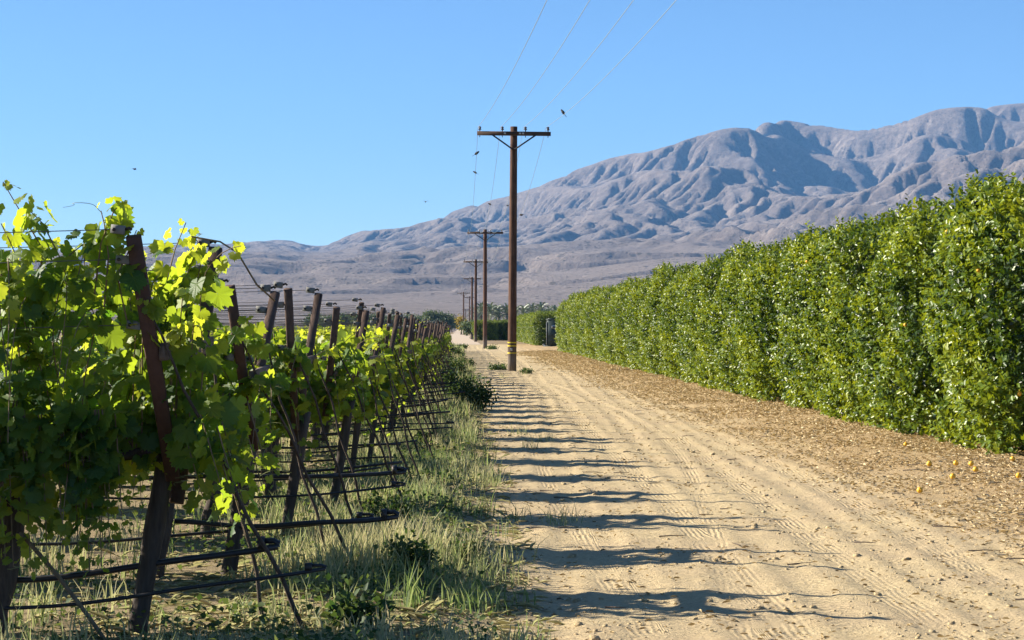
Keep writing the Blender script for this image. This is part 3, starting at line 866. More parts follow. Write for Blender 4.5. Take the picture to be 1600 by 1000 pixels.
def build_near_vine(k, j):
    y, hx, zt = row_geo(k)
    r = rng(100 + k * 10 + j)
    L = 1.9
    lab = (f'leafy grapevine at the road end of the {ORD[k]} vine row' if j == 0 else f'{["", "next", "further"][j]} grapevine left of the end vine in the {ORD[k]} vine row')
    x0 = hx + [0.20, 0.06, 0.0, 0.02][k] - j * 1.8
    root = thing('grapevine', lab, 'grapevine', (x0, y, 0), 0, 'grapevines of the near rows')
    tx0 = [-0.93, -0.55, -0.6, -0.6][k] if j == 0 else -0.9
    obj('trunk', trunk_mesh('trunk', r, tx0, 0.066 if k == 0 else 0.05), root)
    lines = shoots(r, L, 38, zt - [0.06, 0.26, 0.28, 0.26][k] - (0.30 if j else 0), 0.52, 2)
    if k == 0 and j == 0:
        # the tall wild shoots that stand against the sky
        def sh(pts, ): 
            P = np.array(pts, float); tt = np.linspace(0, len(P) - 1, 16)
            return np.stack([np.interp(tt, np.arange(len(P)), P[:, q]) for q in range(3)], 1)
        def at(px, py, yy):
            d = y + yy; return ((px - VX) / FPX * d - x0, yy, 1.6 + (VY - py) / FPX * d)
        for pts in ([at(60, 480, -.3), at(70, 390, -.4), at(40, 340, -.4), at(8, 285, -.45)],
                    [at(120, 470, -.3), at(95, 400, -.4), at(70, 350, -.4), at(50, 330, -.45)],
                    [at(150, 460, -.4), at(160, 380, -.5), at(180, 330, -.5), at(192, 318, -.5)],
                    [at(165, 480, -.4), at(172, 400, -.5), at(165, 350, -.5), at(160, 330, -.5)],
                    [at(300, 520, .4), at(262, 440, .3), at(275, 390, .3), at(292, 348, .3)],
                    [at(240, 520, .4), at(285, 450, .3), at(305, 400, .3), at(312, 385, .3)],
                    [at(40, 430, -.3), at(20, 380, -.4), at(5, 350, -.4)],
                    [at(90, 440, -.3), at(110, 400, -.4), at(135, 380, -.4)],
                    [at(200, 500, -.4), at(185, 430, -.5), at(200, 400, -.5), at(215, 360, -.5)]):
            lines.append(sh(pts))
        for i in range(16):                        # foliage reaching past the post toward the track
            xx = r.uniform(-0.1, 0.28); t = np.linspace(0, 1, 10)
            lines.append(np.stack([xx + 0.10 * t, -0.25 + r.uniform(-.2, .5) + 0 * t, 1.35 - r.uniform(0.0, 0.5) - 0.35 * t], 1))
    if j == 0:
        for i in range([52, 16, 10, 10][k]):
            t = np.linspace(0, 1, 10); xx = r.uniform(-1.4, -0.05) if k else r.uniform(-1.4, -0.30)
            lines.append(np.stack([xx + 0.05 * t, -0.30 - 0.1 * t, 1.2 - r.uniform(0.30, 0.80) * t], 1))
    P, D, N, Sz, T = leaves_on(r, lines, 0.047, 0.062, 0.116)
    ok = P[:, 0] < 0.42
    P, D, N, Sz, T = P[ok], D[ok], N[ok], Sz[ok], T[ok]
    # the largest-looking leaves (facing the track side) are single leaves
    if j == 0:
        vis = -P[:, 1] * 1.0 + 0.5 * P[:, 0] + 6.0 * Sz + 0.25 * r.random(len(P)) + 0.5 * (P[:, 2] > zt - 0.15)
        order = np.argsort(-vis); single = order[:280]; rest = order[280:]
        for i in single:
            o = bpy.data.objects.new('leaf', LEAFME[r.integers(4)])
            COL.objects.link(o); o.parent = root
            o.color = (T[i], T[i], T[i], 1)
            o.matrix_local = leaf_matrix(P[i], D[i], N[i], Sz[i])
    else:
        rest = np.arange(len(P))
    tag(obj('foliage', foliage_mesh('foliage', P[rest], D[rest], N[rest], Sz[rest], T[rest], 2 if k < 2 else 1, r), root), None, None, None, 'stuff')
    tag(obj('shoots', shoot_mesh('shoots', lines), root), None, None, None, 'stuff')
    if j == 0: tag(obj('tendrils', tendrils(r, lines, 70), root), None, None, None, 'stuff')
    if k == 0 and j == 0:   # a dead cane slanting to the ground
        obj('dead_cane', MB().tube([at(35, 830, -.35), at(95, 900, -.35), at(140, 960, -.35), at(185, 1025, -.35)], 0.011, 7).mesh('dead_cane', M['cane'], True), root)
        obj('dead_cane', MB().tube([at(300, 370, .3), at(345, 378, .3), at(372, 395, .3), at(402, 445, .3), at(430, 470, .4)], 0.005, 6).mesh('dead_cane', M['cane'], True), root)

for k in range(NROWS): build_trellis(k)
for k in range(40): build_hoses(k)
for k in range(4):
    for j in range(2 if k < 2 else 3): build_near_vine(k, j)

VAR = []
for v in range(5):
    r = rng(300 + v)
    lines = shoots(r, 1.9, 46, 1.66, 0.52, 1)
    P, D, N, Sz, T = leaves_on(r, lines, 0.055, 0.072, 0.122)
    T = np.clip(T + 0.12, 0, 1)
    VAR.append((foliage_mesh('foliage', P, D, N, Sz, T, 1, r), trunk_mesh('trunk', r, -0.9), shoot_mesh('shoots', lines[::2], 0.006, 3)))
rv = rng(77)
for k in range(4, NROWS):
    y, hx, zt = row_geo(k)
    n = min(5, 1 + int(math.ceil((0.095 * y - 0.8) / 1.8)))
    for j in range(n):
        me = VAR[(k * 3 + j * 2) % 2] if k < 12 else VAR[2 + (k + j) % 3]
        if j == 0:
            lab = (f'grapevine at the track end of the {ORD[k]} vine row' if k < 10 else 'grapevine at the end of a far vine row, small in the photo')
        else:
            lab = 'grapevine with sunlit yellow-green leaves inside the middle rows' if k < 20 else 'grapevine inside a far row, a small patch of green leaves'
        root = thing('grapevine', lab, 'grapevine', (hx + 0.02 - 1.8 * j + rv.normal(0, .06), y + rv.normal(0, .05), 0), 0, 'grapevines of the rows further off')
        root.scale = (1, 1, zt / 1.72 * rv.uniform(0.80, 0.92))
        tag(obj('foliage', me[0], root), None, None, None, 'stuff')
        obj('trunk', me[1], root)
        if k < 26: tag(obj('shoots', me[2], root), None, None, None, 'stuff')

# ------------------------------------------------------------------ citrus hedge
HX = 6.35
def citrus_crown(v, dens=1.0):
    r = rng(700 + v)
    lump = lambda a, b: 0.24 * fbm(a * 0.9 + v * 5, b * 0.9, 800 + v, 3)
    P, O = [], []
    ztop = 3.12 + 0.10 * r.normal()
    recess = r.uniform(1.15, 1.7)
    def prof(y, z=0.0):
        w = 0.28 * fbm(np.asarray(z, float) * 0.8 + v * 3 + 0 * y, 0 * y + v, 860 + v, 3)
        return recess * sstep(-1.55, -1.95, y + w) + 0.55 * recess * sstep(1.7, 2.45, y + w) + 0.10 * (y / 2.5) ** 2
    # left face
    n = int(1750 * dens); yy = r.uniform(-2.5, 2.5, n); zz = r.uniform(0.02, ztop - 0.1, n)
    xx = prof(yy, zz) - lump(yy, zz) * 1.1 - 0.05 * (1 - (2 * zz / 3.2 - 1) ** 2) + 0.14 * sstep(0.5, 0.0, zz) + np.abs(r.normal(0, 0.17, n)) + 0.22 * sstep(2.4, 3.2, zz)
    P.append(np.stack([xx, yy, zz], 1)); O.append(np.tile([-1, 0, 0.25], (n, 1)) + np.stack([0 * yy, 0.25 * np.sign(yy) * (np.abs(yy) / 2.5) ** 3, 0 * yy], 1))
    # top
    n = int(620 * dens); yy = r.uniform(-2.5, 2.5, n); xx = r.uniform(0.1, 3.0, n)
    zz = ztop + 0.22 * fbm(xx * 0.9, yy * 0.9 + v * 3, 850 + v, 3) - np.abs(r.normal(0, 0.1, n)) - 0.30 * np.clip(np.abs(yy) / 2.5, 0, 1) ** 4
    P.append(np.stack([xx, yy, zz], 1)); O.append(np.tile([-0.25, 0, 1], (n, 1)))
    # shaded near flank of the bulge
    n = int(400 * dens); zz = r.uniform(0.05, ztop - 0.1, n); f_ = r.random(n)
    w_ = 0.28 * fbm(zz * 0.8 + v * 3, 0 * zz + v, 860 + v, 3)
    P.append(np.stack([f_ * recess - lump(-1.75 + 0 * zz, zz), -1.68 - w_ - 0.25 * f_ + np.abs(r.normal(0, .08, n)), zz], 1)); O.append(np.tile([-0.25, -1, 0.2], (n, 1)))
    # ends
    for s in (-1, 1):
        n = int(560 * dens); zz = r.uniform(0.05, ztop, n); xx = recess + r.uniform(0.0, 2.2, n)
        yy = s * (2.42 + lump(xx, zz) - 0.3 * np.clip(xx / 3.0 - 0.7, 0, 1) - np.abs(r.normal(0, 0.14, n)) - 0.15 * np.clip(1 - (xx - recess) / 0.4, 0, 1) ** 2)
        P.append(np.stack([xx, yy, zz], 1)); O.append(np.tile([-0.1, s, 0.25], (n, 1)))
    # right side
    n = int(260 * dens); yy = r.uniform(-2.4, 2.4, n); zz = r.uniform(0.05, ztop, n)
    P.append(np.stack([3.1 - prof(yy) + lump(zz, yy), yy, zz], 1)); O.append(np.tile([1, 0, 0.25], (n, 1)))
    P = np.concatenate(P); O = np.concatenate(O)
    ns = len(P)
    # a few long water shoots above the top
    ax = O + r.normal(0, 0.38, (ns, 3)) + [0, 0, 0.35]; ax /= np.linalg.norm(ax, axis=1)[:, None]
    ln = r.uniform(0.14, 0.30, ns)
    nl = 10
    t = (np.arange(nl) + 0.5) / nl
    pos = P[:, None, :] + ax[:, None, :] * (ln[:, None] * t[None, :])[:, :, None]
    rd = r.normal(0, 1, (ns, nl, 3)); rd -= ax[:, None, :] * np.sum(rd * ax[:, None, :], -1)[:, :, None]; rd /= np.linalg.norm(rd, axis=-1)[:, :, None]
    d = rd * 0.85 + ax[:, None, :] * 0.65 + np.array([0, 0, -0.10])
    nn = ax[:, None, :] * 0.8 - rd * 0.4 + r.normal(0, 0.42, (ns, nl, 3)) + [0, 0, 0.35]
    sz = r.uniform(0.062, 0.112, (ns, nl)) * (1 - 0.25 * t)[None, :]
    patch = 0.5 + 0.55 * fbm(P[:, 1] * 0.8 + v, P[:, 2] * 0.8 + P[:, 0], 870 + v, 3)
    ti = np.clip(patch[:, None] * 0.8 - 0.04 + 0.2 * t[None, :] + r.normal(0, 0.17, (ns, 1)) + r.normal(0, 0.07, (ns, nl)), 0, 1)
    V, F, T = scatter(*CIT, pos.reshape(-1, 3), d.reshape(-1, 3), nn.reshape(-1, 3), sz.ravel(), ti.ravel())
    return mesh_np('crown', V, F, M['citrus'], False, {'tint': T}), P, O

def inner_mesh(v):
    """large dark leaves added behind the outer ones to stop light passing through"""
    r = rng(1700 + v); n = 8500
    q = r.uniform(-1, 1, (n, 3)); m = np.max(np.abs(q), axis=1)
    q = q / m[:, None] * (0.75 + 0.25 * r.random(n))[:, None]
    P = np.stack([1.8 + 1.25 * q[:, 0], 0.05 + 1.55 * q[:, 1], 1.5 + 1.35 * q[:, 2]], 1)
    d = r.normal(0, 1, (n, 3)); nn = q + r.normal(0, .5, (n, 3))
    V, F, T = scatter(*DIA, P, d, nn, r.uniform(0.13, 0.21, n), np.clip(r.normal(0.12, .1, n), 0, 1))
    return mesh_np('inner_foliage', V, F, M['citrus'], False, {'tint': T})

CV = []
for v in range(4):
    crown, P, O = citrus_crown(v)
    tr = MB(); r = rng(1600 + v)
    tr.tube([(1.6, 0, -.1), (1.6, 0.03, 0.35), (1.55, 0, 0.8)], [0.12, 0.10, 0.09], 9)
    for q in range(7):
        a = q * 0.9 + r.random()
        e = np.array([1.6 + 1.0 * math.cos(a), 1.5 * math.sin(a), r.uniform(1.2, 2.4)])
        s0 = np.array([1.57, 0, 0.6]); tt = np.linspace(0, 1, 5)[:, None]
        tr.tube(s0 + (e - s0) * tt + np.concatenate([0 * tt, 0 * tt, 0.2 * np.sin(tt * 3)], 1), np.linspace(0.05, 0.015, 5), 6)
    CV.append((crown, tr.mesh('trunk', M['trunk'], True), inner_mesh(v), P, O))
def orange_mesh():
    b = MB(); b.ball((0, 0, 0), 0.031, 10, 8, (1, 1, 0.95)); b.tube([(0, 0, 0.032), (0.002, 0, 0.042)], 0.004, 5)
    return b.mesh('orange', M['orange'], True)
OR = orange_mesh()
rh = rng(4242)
TREE_ORD = ['first', 'second', 'third', 'fourth', 'fifth', 'sixth', 'seventh', 'eighth', 'ninth', 'tenth', 'eleventh', 'twelfth']
for i in range(24):
    y = 28.7 + 4.97 * i
    if i == 0: lab = 'clipped citrus tree at near end of the hedge, its shaded end face holding oranges'
    elif i < 12: lab = f'clipped citrus tree, {TREE_ORD[i]} in the tall hedge counting from its near end'
    elif i == 23: lab = 'last citrus tree of the tall hedge, right beside the portable toilet'
    else: lab = 'clipped citrus tree in the far half of the tall hedge'
    root = thing('citrus_tree', lab, 'citrus tree', (HX + rh.normal(0, 0.05), y, 0), 0, 'citrus trees of the tall hedge')
    root.scale = (1, 1.0, (1.03 if i == 0 else 1.0) * rh.uniform(0.95, 1.05))
    cr, tk, inn, P, O = CV[i % 4]
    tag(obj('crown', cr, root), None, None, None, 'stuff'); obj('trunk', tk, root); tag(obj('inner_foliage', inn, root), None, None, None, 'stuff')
    nf = [14, 5, 4, 2][i] if i < 4 else 0
    for q in range(nf):
        if i == 0 and q < 9: c = np.nonzero((O[:, 1] < -0.8) & (P[:, 0] < 1.3))[0]
        else: c = np.nonzero((O[:, 0] < -0.8))[0]
        kk = c[rh.integers(len(c))]
        obj('orange', OR, root, tuple(P[kk] + O[kk] * 0.12))

# second hedge block beyond the toilet and the rounded trees closing the track
for i in range(14):
    y = 196 + 4.9 * i
    root = thing('citrus_tree', 'clipped citrus tree in the distant second hedge behind the portable toilet', 'citrus tree', (HX + 0.1, y, 0), 0, 'citrus trees of the second hedge')
    root.scale = (1, 1, 0.86)
    cr, tk, inn, P, O = CV[(i + 1) % 4]
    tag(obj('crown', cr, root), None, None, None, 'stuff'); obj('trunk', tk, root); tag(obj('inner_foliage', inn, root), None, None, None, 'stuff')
for i, (x, y, s, sz) in enumerate([(3.1, 268, 0.8, 0.74), (5.3, 270, 0.75, 0.72)]):
    root = thing('citrus_tree', ['round citrus tree at the track bend, between the second and first poles', 'darker citrus tree filling the gap left of the second hedge'][i], 'citrus tree', (x - 1.3, y, 0), 0)
    root.scale = (s, 0.6, sz)
    cr, tk, inn, P, O = CV[(i + 2) % 4]
    tag(obj('crown', cr, root), None, None, None, 'stuff'); obj('trunk', tk, root); tag(obj('inner_foliage', inn, root), None, None, None, 'stuff')

# fallen oranges on the litter
for i, (px, py) in enumerate([(1418, 699), (1455, 730), (1497, 731), (1521, 732), (1492, 749), (1590, 723), (1528, 738), (1596, 752), (1440, 764)]):
    d = 1.55 * FPX / (py - VY); x = (px - VX) / FPX * d
    if x > 6.25: x = 6.25 + 0.1 * (i % 2)
    o = obj('fallen_orange', OR, None, (x, d, gz(x, d) + 0.034)); o.rotation_euler = (i, i * 2, 0)
    tag(o, 'small ripe orange lying on dry leaves below the hedge', 'orange', 'fallen oranges under the hedge')

# ------------------------------------------------------------------ litter, twigs, clods
def flat_scatter(name, label, T, F, n, xy, size, mat, tint, tilt=0.35, lift=0.008, width=None, seed=1):
    r = rng(seed)
    X, Y = xy[:, 0], xy[:, 1]
    pos = np.stack([X, Y, ground_z(X, Y) + lift], 1)
    a = r.uniform(0, 2 * np.pi, len(X))
    d = np.stack([np.cos(a), np.sin(a), r.normal(0, tilt * 0.6, len(X))], 1)
    nn = np.stack([r.normal(0, tilt, len(X)), r.normal(0, tilt, len(X)), np.ones(len(X))], 1)
    V, FF, t = scatter(T, F, pos, d, nn, size, tint, width)
    o = obj(name, mesh_np(name, V, FF, mat, False, {'tint': t}))
    tag(o, label, None, None, 'stuff')
r = rng(31)
n = 150000
Y = 12 + 138 * r.random(n) ** 1.9
ledge = 4.0 + 0.9 * fbm(Y * 0.12, Y * 0.0, 61, 3) - 0.004 * Y
X = ledge + (8.2 - ledge) * r.beta(1.5, 1.1, n) + r.normal(0, 0.25, n)
keep = fbm(X * 0.7, Y * 0.45, 64, 3) + r.normal(0, 0.4, n) > -0.35
keep &= (X < 7.9) | (Y < 27)
X, Y = X[keep], Y[keep]
flat_scatter('dry_leaf_litter', 'golden brown dry leaf litter below the hedge', DIA[0] * [1, 1, 1.5], DIA[1], 0, np.stack([X, Y], 1), r.uniform(0.02, 0.062, len(X)) * (1 + Y / 140), M['litter'], np.clip(r.beta(2.2, 1.4, len(X)), 0, 1), 0.4, 0.008, r.uniform(0.008, 0.034, len(X)) * (1 + Y / 140), 32)
n = 12000
Y = 9.5 + 110 * r.random(n) ** 2.2; X = r.uniform(0.1, 4.6, n)
keep = fbm(X * 0.8, Y * 0.5, 68, 3) + r.normal(0, 0.3, n) > 0.08
X, Y = X[keep], Y[keep]
flat_scatter('scattered_litter', 'loose straw and leaf bits strewn over the track', CIT[0] * [1, 1, 1.5], CIT[1], 0, np.stack([X, Y], 1), r.uniform(0.02, 0.06, len(X)), M['litter'], r.beta(1.6, 1.6, len(X)), 0.4, 0.006, r.uniform(0.005, 0.016, len(X)), 33)
# twigs
b = MB()
for i in range(200):
    y = 12.5 + 75 * r.random() ** 1.4; x = r.uniform(0.4, 7.2)
    a = r.normal(0, 0.6); l = r.uniform(0.06, 0.26); z = gz(x, y)
    c, s = math.cos(a), math.sin(a)
    b.tube([(x, y, z + 0.008), (x + c * l * .5, y + s * l * .5 + 0.01 * math.sin(i), z + 0.012), (x + c * l, y + s * l, z + 0.010)], [0.005, 0.004, 0.002], 4)
tag(obj('twigs', b.mesh('twigs', M['bark'])), 'dark dry twigs scattered on the track and leaf litter', None, None, 'stuff')
# clods
ico = MB().ball((0, 0, 0), 1.0, 6, 4, (1, 1, 0.6)); IV = np.concatenate(ico.V); IF = np.concatenate(ico.F4)
n = 9000
Y = 9.5 + 70 * r.random(n) ** 2.0; X = r.uniform(0.0, 5.0, n)
keep = fbm(X * 0.9, Y * 0.6, 72, 3) + r.normal(0, 0.25, n) > 0.1
X, Y = X[keep], Y[keep]
pos = np.stack([X, Y, ground_z(X, Y)], 1)
a = r.uniform(0, 6.28, len(X))
V, FF, t = scatter(IV * (1 + 0.25 * rng(3).standard_normal(IV.shape)), IF, pos, np.stack([np.cos(a), np.sin(a), 0 * a], 1), np.tile([0, 0, 1.0], (len(X), 1)), r.gamma(2.0, 0.004, len(X)) + 0.003, 0 * X)
tag(obj('dirt_clods', mesh_np('dirt_clods', V, FF, M['dirt'], True)), 'small clods of dirt on the track', None, None, 'stuff')

# ------------------------------------------------------------------ grass
def blades(name, label, X, Y, hgt, wid, tint, seed, bend=0.5):
    r = rng(seed); n = len(X)
    a = r.uniform(0, 2 * np.pi, n); bd = r.uniform(0.1, bend, n) * hgt
    dirx, diry = np.cos(a), np.sin(a)
    b0 = np.stack([X, Y, ground_z(X, Y) - 0.01], 1)
    fa = r.uniform(0, np.pi, n)
    wx, wy = np.cos(fa) * wid / 2, np.sin(fa) * wid / 2
    w = np.stack([wx, wy, 0 * wx], 1)
    up = np.stack([0 * X, 0 * X, hgt], 1); lat = np.stack([dirx * bd, diry * bd, 0 * X], 1)
    m = b0 + up * 0.55 + lat * 0.30; tip = b0 + up * (1 - 0.12 * (bd / hgt))[:, None] + lat
    V = np.stack([b0 - w, b0 + w, m + w * 0.85, m - w * 0.85, tip], 1).reshape(-1, 3)
    k = np.arange(n) * 5
    F4 = np.stack([k, k + 1, k + 2, k + 3], 1); F3 = np.stack([k + 3, k + 2, k + 4], 1)
    tag(obj(name, mesh_np(name, V, [F4, F3], M['grass'], False, {'tint': np.repeat(tint, 5)})), label, None, None, 'stuff')
r = rng(51)
def grass_pts(ntuft, per, y0, y1, pw, sp):
    Y = y0 + (y1 - y0) * r.random(ntuft) ** pw
    X = r.uniform(-0.22 * 40, 0.6, ntuft)
    X = np.where(r.random(ntuft) < 0.72, r.normal(-0.55, 0.55, ntuft), -r.random(ntuft) * np.minimum(0.22 * Y, 9))
    dens = fbm(X * 0.9, Y * 0.45, 81, 3)
    keep = (X < road_left(Y) + 0.18 * r.random(ntuft)) & (dens + r.normal(0, 0.3, ntuft) > 0.0) & (X > -0.24 * Y - 0.3)
    X, Y = X[keep], Y[keep]
    hs = np.clip(0.8 + 0.8 * fbm(X * 0.6, Y * 0.3, 83, 3) + r.normal(0, 0.2, len(X)), 0.25, 1.7)
    dry = np.clip(0.52 + 0.6 * fbm(X * 0.8, Y * 0.35, 87, 3) + r.normal(0, .15, len(X)), 0, 1)
    m = len(X)
    bx = (X[:, None] + r.normal(0, sp, (m, per))).ravel(); by = (Y[:, None] + r.normal(0, sp, (m, per))).ravel()
    h = (hs[:, None] * r.uniform(0.45, 1.1, (m, per))).ravel(); t = np.clip(dry[:, None] + r.normal(0, 0.2, (m, per)), 0, 1).ravel()
    return bx, by, h, t
bx, by, h, t = grass_pts(5200, 9, 9.6, 34, 1.3, 0.05)
blades('verge_grass', 'tall pale green and straw grass on the near verge', bx, by, 0.04 + 0.20 * h, 0.006 + 0.005 * r.random(len(bx)), t, 52)
bx, by, h, t = grass_pts(3400, 11, 32, 85, 1.2, 0.09)
blades('verge_grass', 'grass strip along the far vine row ends', bx, by, 0.05 + 0.26 * h, 0.013 + 0.006 * r.random(len(bx)), t, 53)
bx, by, h, t = grass_pts(1500, 8, 84, 175, 1.1, 0.15)
blades('verge_grass', 'thin distant grass near the furthest vine rows', bx, by, 0.06 + 0.24 * h, 0.03 + 0.01 * r.random(len(bx)), t, 54)
# dry thatch lying on the verge, stray tufts on the track
n = 14000
Y = 9.6 + 50 * r.random(n) ** 1.8; X = r.normal(-0.7, 0.8, n); k_ = (X < 0.5) & (X > -0.23 * Y)
X, Y = X[k_], Y[k_]
flat_scatter('dry_thatch', 'flattened straw lying under the verge grass', DIA[0], DIA[1], 0, np.stack([X, Y], 1), r.uniform(0.06, 0.2, len(X)), M['grass'], np.clip(r.normal(0.85, 0.15, len(X)), 0, 1), 0.35, 0.012, r.uniform(0.006, 0.014, len(X)), 55)
tx_, ty_ = [], []
for px, py in [(800, 880), (815, 815), (870, 820), (885, 815), (830, 700), (850, 690), (780, 760), (820, 585), (785, 590), (770, 700), (812, 680), (745, 705), (735, 950), (765, 900)]:
    d = 1.6 * FPX / (py - VY); tx_.append((px - VX) / FPX * d); ty_.append(d)
tx_ = np.repeat(tx_, 26); ty_ = np.repeat(ty_, 26)
blades('track_tufts', 'small stray grass tufts at the edge of the track', tx_ + r.normal(0, .07, len(tx_)), ty_ + r.normal(0, .10, len(tx_)), r.uniform(0.06, 0.24, len(tx_)), np.full(len(tx_), 0.007), np.clip(r.normal(0.5, .25, len(tx_)), 0, 1), 56, 0.9)
# low broad-leaved weeds between the tufts
n = 42000
Y = 9.6 + 80 * r.random(n) ** 1.6; X = np.where(r.random(n) < .7, r.normal(-0.6, 0.6, n), -r.random(n) * 0.2 * Y)
k_ = (X < road_left(Y) - 0.1) & (fbm(X * 1.1, Y * 0.6, 95, 3) + r.normal(0, .12, n) > 0.02)
X, Y = X[k_], Y[k_]
pos = np.stack([X, Y, ground_z(X, Y) + r.uniform(0.01, 0.14, len(X))], 1)
V, FF, t = scatter(*DIA, pos, r.normal(0, 1, (len(X), 3)) * [1, 1, .6], r.normal(0, .5, (len(X), 3)) + [0, 0, 1], r.uniform(0.016, 0.040, len(X)) * (1 + Y / 50), np.clip(r.normal(.5, .25, len(X)), 0, 1))
tag(obj('low_weeds', mesh_np('low_weeds', V, FF, M['weed'], False, {'tint': t})), 'low broad-leaved weeds among the verge grass', None, None, 'stuff')

# ------------------------------------------------------------------ weed bushes
def weed_bush(x, y, w, h, label, seed, n=1400, ls=0.045, squash=1.0, tshift=0.0):
    r = rng(seed)
    root = thing('weed_bush', label, 'bush', (x, y, gz(x, y)), 0, 'weed bushes on the verge')
    ns = 26
    st = MB(); tips = []
    for i in range(ns):
        a = r.uniform(0, 6.28); el = r.uniform(0.25, 1.0)
        e = np.array([math.cos(a) * w / 2 * (1.05 - 0.5 * el), math.sin(a) * w / 2 * squash * (1.05 - 0.5 * el), h * el * r.uniform(0.7, 1.05)])
        tt = np.linspace(0, 1, 5)[:, None]
        st.tube(e * tt + np.concatenate([0 * tt, 0 * tt, 0.12 * h * np.sin(tt * 3.1)], 1), np.linspace(0.006, 0.002, 5), 4)
        tips.append(e)
    obj('stems', st.mesh('stems', M['stalk']), root)
    tips = np.array(tips)
    c = tips[r.integers(ns, size=n)] * r.uniform(0.35, 1.05, (n, 1)) + r.normal(0, 0.07 * w + 0.012, (n, 3)) + [0, 0, 0.02]
    c[:, 2] = np.abs(c[:, 2])
    V, F, t = scatter(*CIT, c, r.normal(0, 1, (n, 3)) + [0, 0, .2], r.normal(0, .7, (n, 3)) + [0, 0, 1], r.uniform(0.6, 1.3, n) * ls, np.clip(r.normal(0.35 + tshift, .22, n), 0, 1), r.uniform(0.8, 1.6, n) * ls)
    tag(obj('foliage', mesh_np('foliage', V, F, M['weed'], False, {'tint': t}), root), None, None, None, 'stuff')
def at_ground(px, py):
    d = 1.6 * FPX / (py - VY); return (px - VX) / FPX * d, d
for i, (px, py, w, h, lab, n, ls) in enumerate([
        (560, 1008, 0.34, 0.14, 'low dark leafy weed at the bottom edge of the photo', 500, 0.05),
        (640, 918, 0.34, 0.22, 'dark low weed bush under the end of the thin hose', 900, 0.035),
        (605, 850, 0.42, 0.30, 'dark weed bush below the thick jutting hose', 1100, 0.035),
        (718, 890, 0.30, 0.15, 'dark trailing weed at the sandy edge of the verge', 500, 0.035),
        (665, 706, 0.24, 0.24, 'small round dark weed alone in the tall pale grass', 500, 0.04),
        (735, 640, 0.95, 0.75, 'broad dark green bush spilling toward the track', 2600, 0.055),
        (695, 622, 0.75, 0.62, 'dark green bush left of the broadest bush', 1800, 0.055),
        (708, 590, 0.85, 0.62, 'dark bush behind the broadest bush', 1700, 0.06),
        (728, 575, 0.7, 0.35, 'low bush on the verge in front of the second pole', 1000, 0.06),
        (705, 560, 1.0, 0.7, 'bush at the foot of the far vine row ends', 1400, 0.08),
        (822, 584, 0.55, 0.12, 'flat dark weed right of the banded pole foot', 300, 0.06),
        (778, 578, 0.8, 0.16, 'flat weed left of the banded pole foot', 400, 0.07),
        (770, 546, 1.0, 0.2, 'low scrub right of the second pole foot', 300, 0.10),
        (722, 545, 1.1, 0.3, 'low scrub left of the second pole foot', 400, 0.10)]):
    x, y = at_ground(px, py)
    weed_bush(x, y, w, h, lab, 2000 + i, n, ls, 1.3 if w > .5 else 1.0)

# ------------------------------------------------------------------ power poles, lines, birds
POLE_H = 8.9
POLES = [(1.91, 83.0), (1.90, 170.0), (1.72, 246.0), (1.80, 332.0), (0.86, 474.0), (2.35, 540.0), (2.4, 915.0)]
def make_pole():
    root = thing('power_pole', 'tall brown wooden power pole with yellow bands near its foot, the nearest pole', 'power pole', (0, 0, 0), 0, 'power poles along the track')
    z = np.linspace(-0.3, POLE_H, 14)
    obj('shaft', MB().tube(np.stack([0 * z, 0 * z, z], 1), 0.165 - 0.004 * z, 14).mesh('shaft', M['pole'], True), root)
    za = POLE_H - 0.27
    obj('crossarm', MB().bar((-1.34, -0.20, za), (1.34, -0.20, za), 0.15, 0.12, (0, 0, 1)).mesh('crossarm', M['crossarm']), root)
    for s in (-1, 1):
        if k < 4 or k % 3 == 1: obj('brace', MB().bar((s * 0.02, -0.155, za - 0.58), (s * 0.80, -0.275, za - 0.05), 0.055, 0.02, (0, 0, 1)).mesh('brace', M['dark_metal']), root)
    for x in (-1.24, -0.42, 0.42, 1.24):
        b = MB()
        prof = [(0.0, 0.018), (0.05, 0.018), (0.055, 0.055), (0.085, 0.062), (0.095, 0.035), (0.115, 0.036), (0.13, 0.05), (0.155, 0.052), (0.175, 0.03), (0.18, 0.005)]
        b.tube([(x, -0.20, za + 0.075 + p[0]) for p in prof], [p[1] for p in prof], 10)
        io = obj('insulator', b.mesh('insulator', M['porcelain'], True), root)
        obj('pin', MB().tube([(x, -0.20, za - 0.14), (x, -0.20, za - 0.08)], 0.016, 6).mesh('pin', M['dark_metal']), io)
    obj('through_bolt', MB().tube([(0, -0.30, za), (0, -0.262, za)], 0.035, 8).mesh('through_bolt', M['dark_metal']), root)
    for x in (-0.33, 0.22, 0.33):
        obj('number_plate', MB().box((x, -0.264, za + 0.005), (0.075, 0.006, 0.06)).mesh('number_plate', M['tagm']), root)
    return root
pole0 = make_pole()
labs = ['second power pole, reddish brown, just left of the banded pole', 'third power pole down the track, thin and dark', 'fourth power pole, pale shaft close beside the third', 'leftmost of the far power poles, standing by the pale track', 'far power pole between the leftmost one and the fourth', 'farthest and shortest power pole without a visible crossarm']
for i, (x, y) in enumerate(POLES):
    p = pole0 if i == 0 else copy_tree(pole0)
    p.location = (x, y, gz(x, y) if y < 200 else 0)
    if i: p['label'] = labs[i - 1]
    p.rotation_euler = (0, rad([0.45, 0.1, 0.3, 0.2, -0.1, 0.2, 0][i]), rad([0, 0, 1, -1, 2, 0, 0][i]))
for z in (0.65, 0.91, 1.03):
    obj('yellow_band', MB().tube([(0, 0, z - 0.022), (0, 0, z + 0.022)], 0.1675, 16, False).mesh('yellow_band', M['yellow'], True), pole0)
obj('tag_plate', MB().box((-0.03, -0.166, 0.78), (0.07, 0.006, 0.10)).mesh('tag_plate', M['tagm']), pole0)

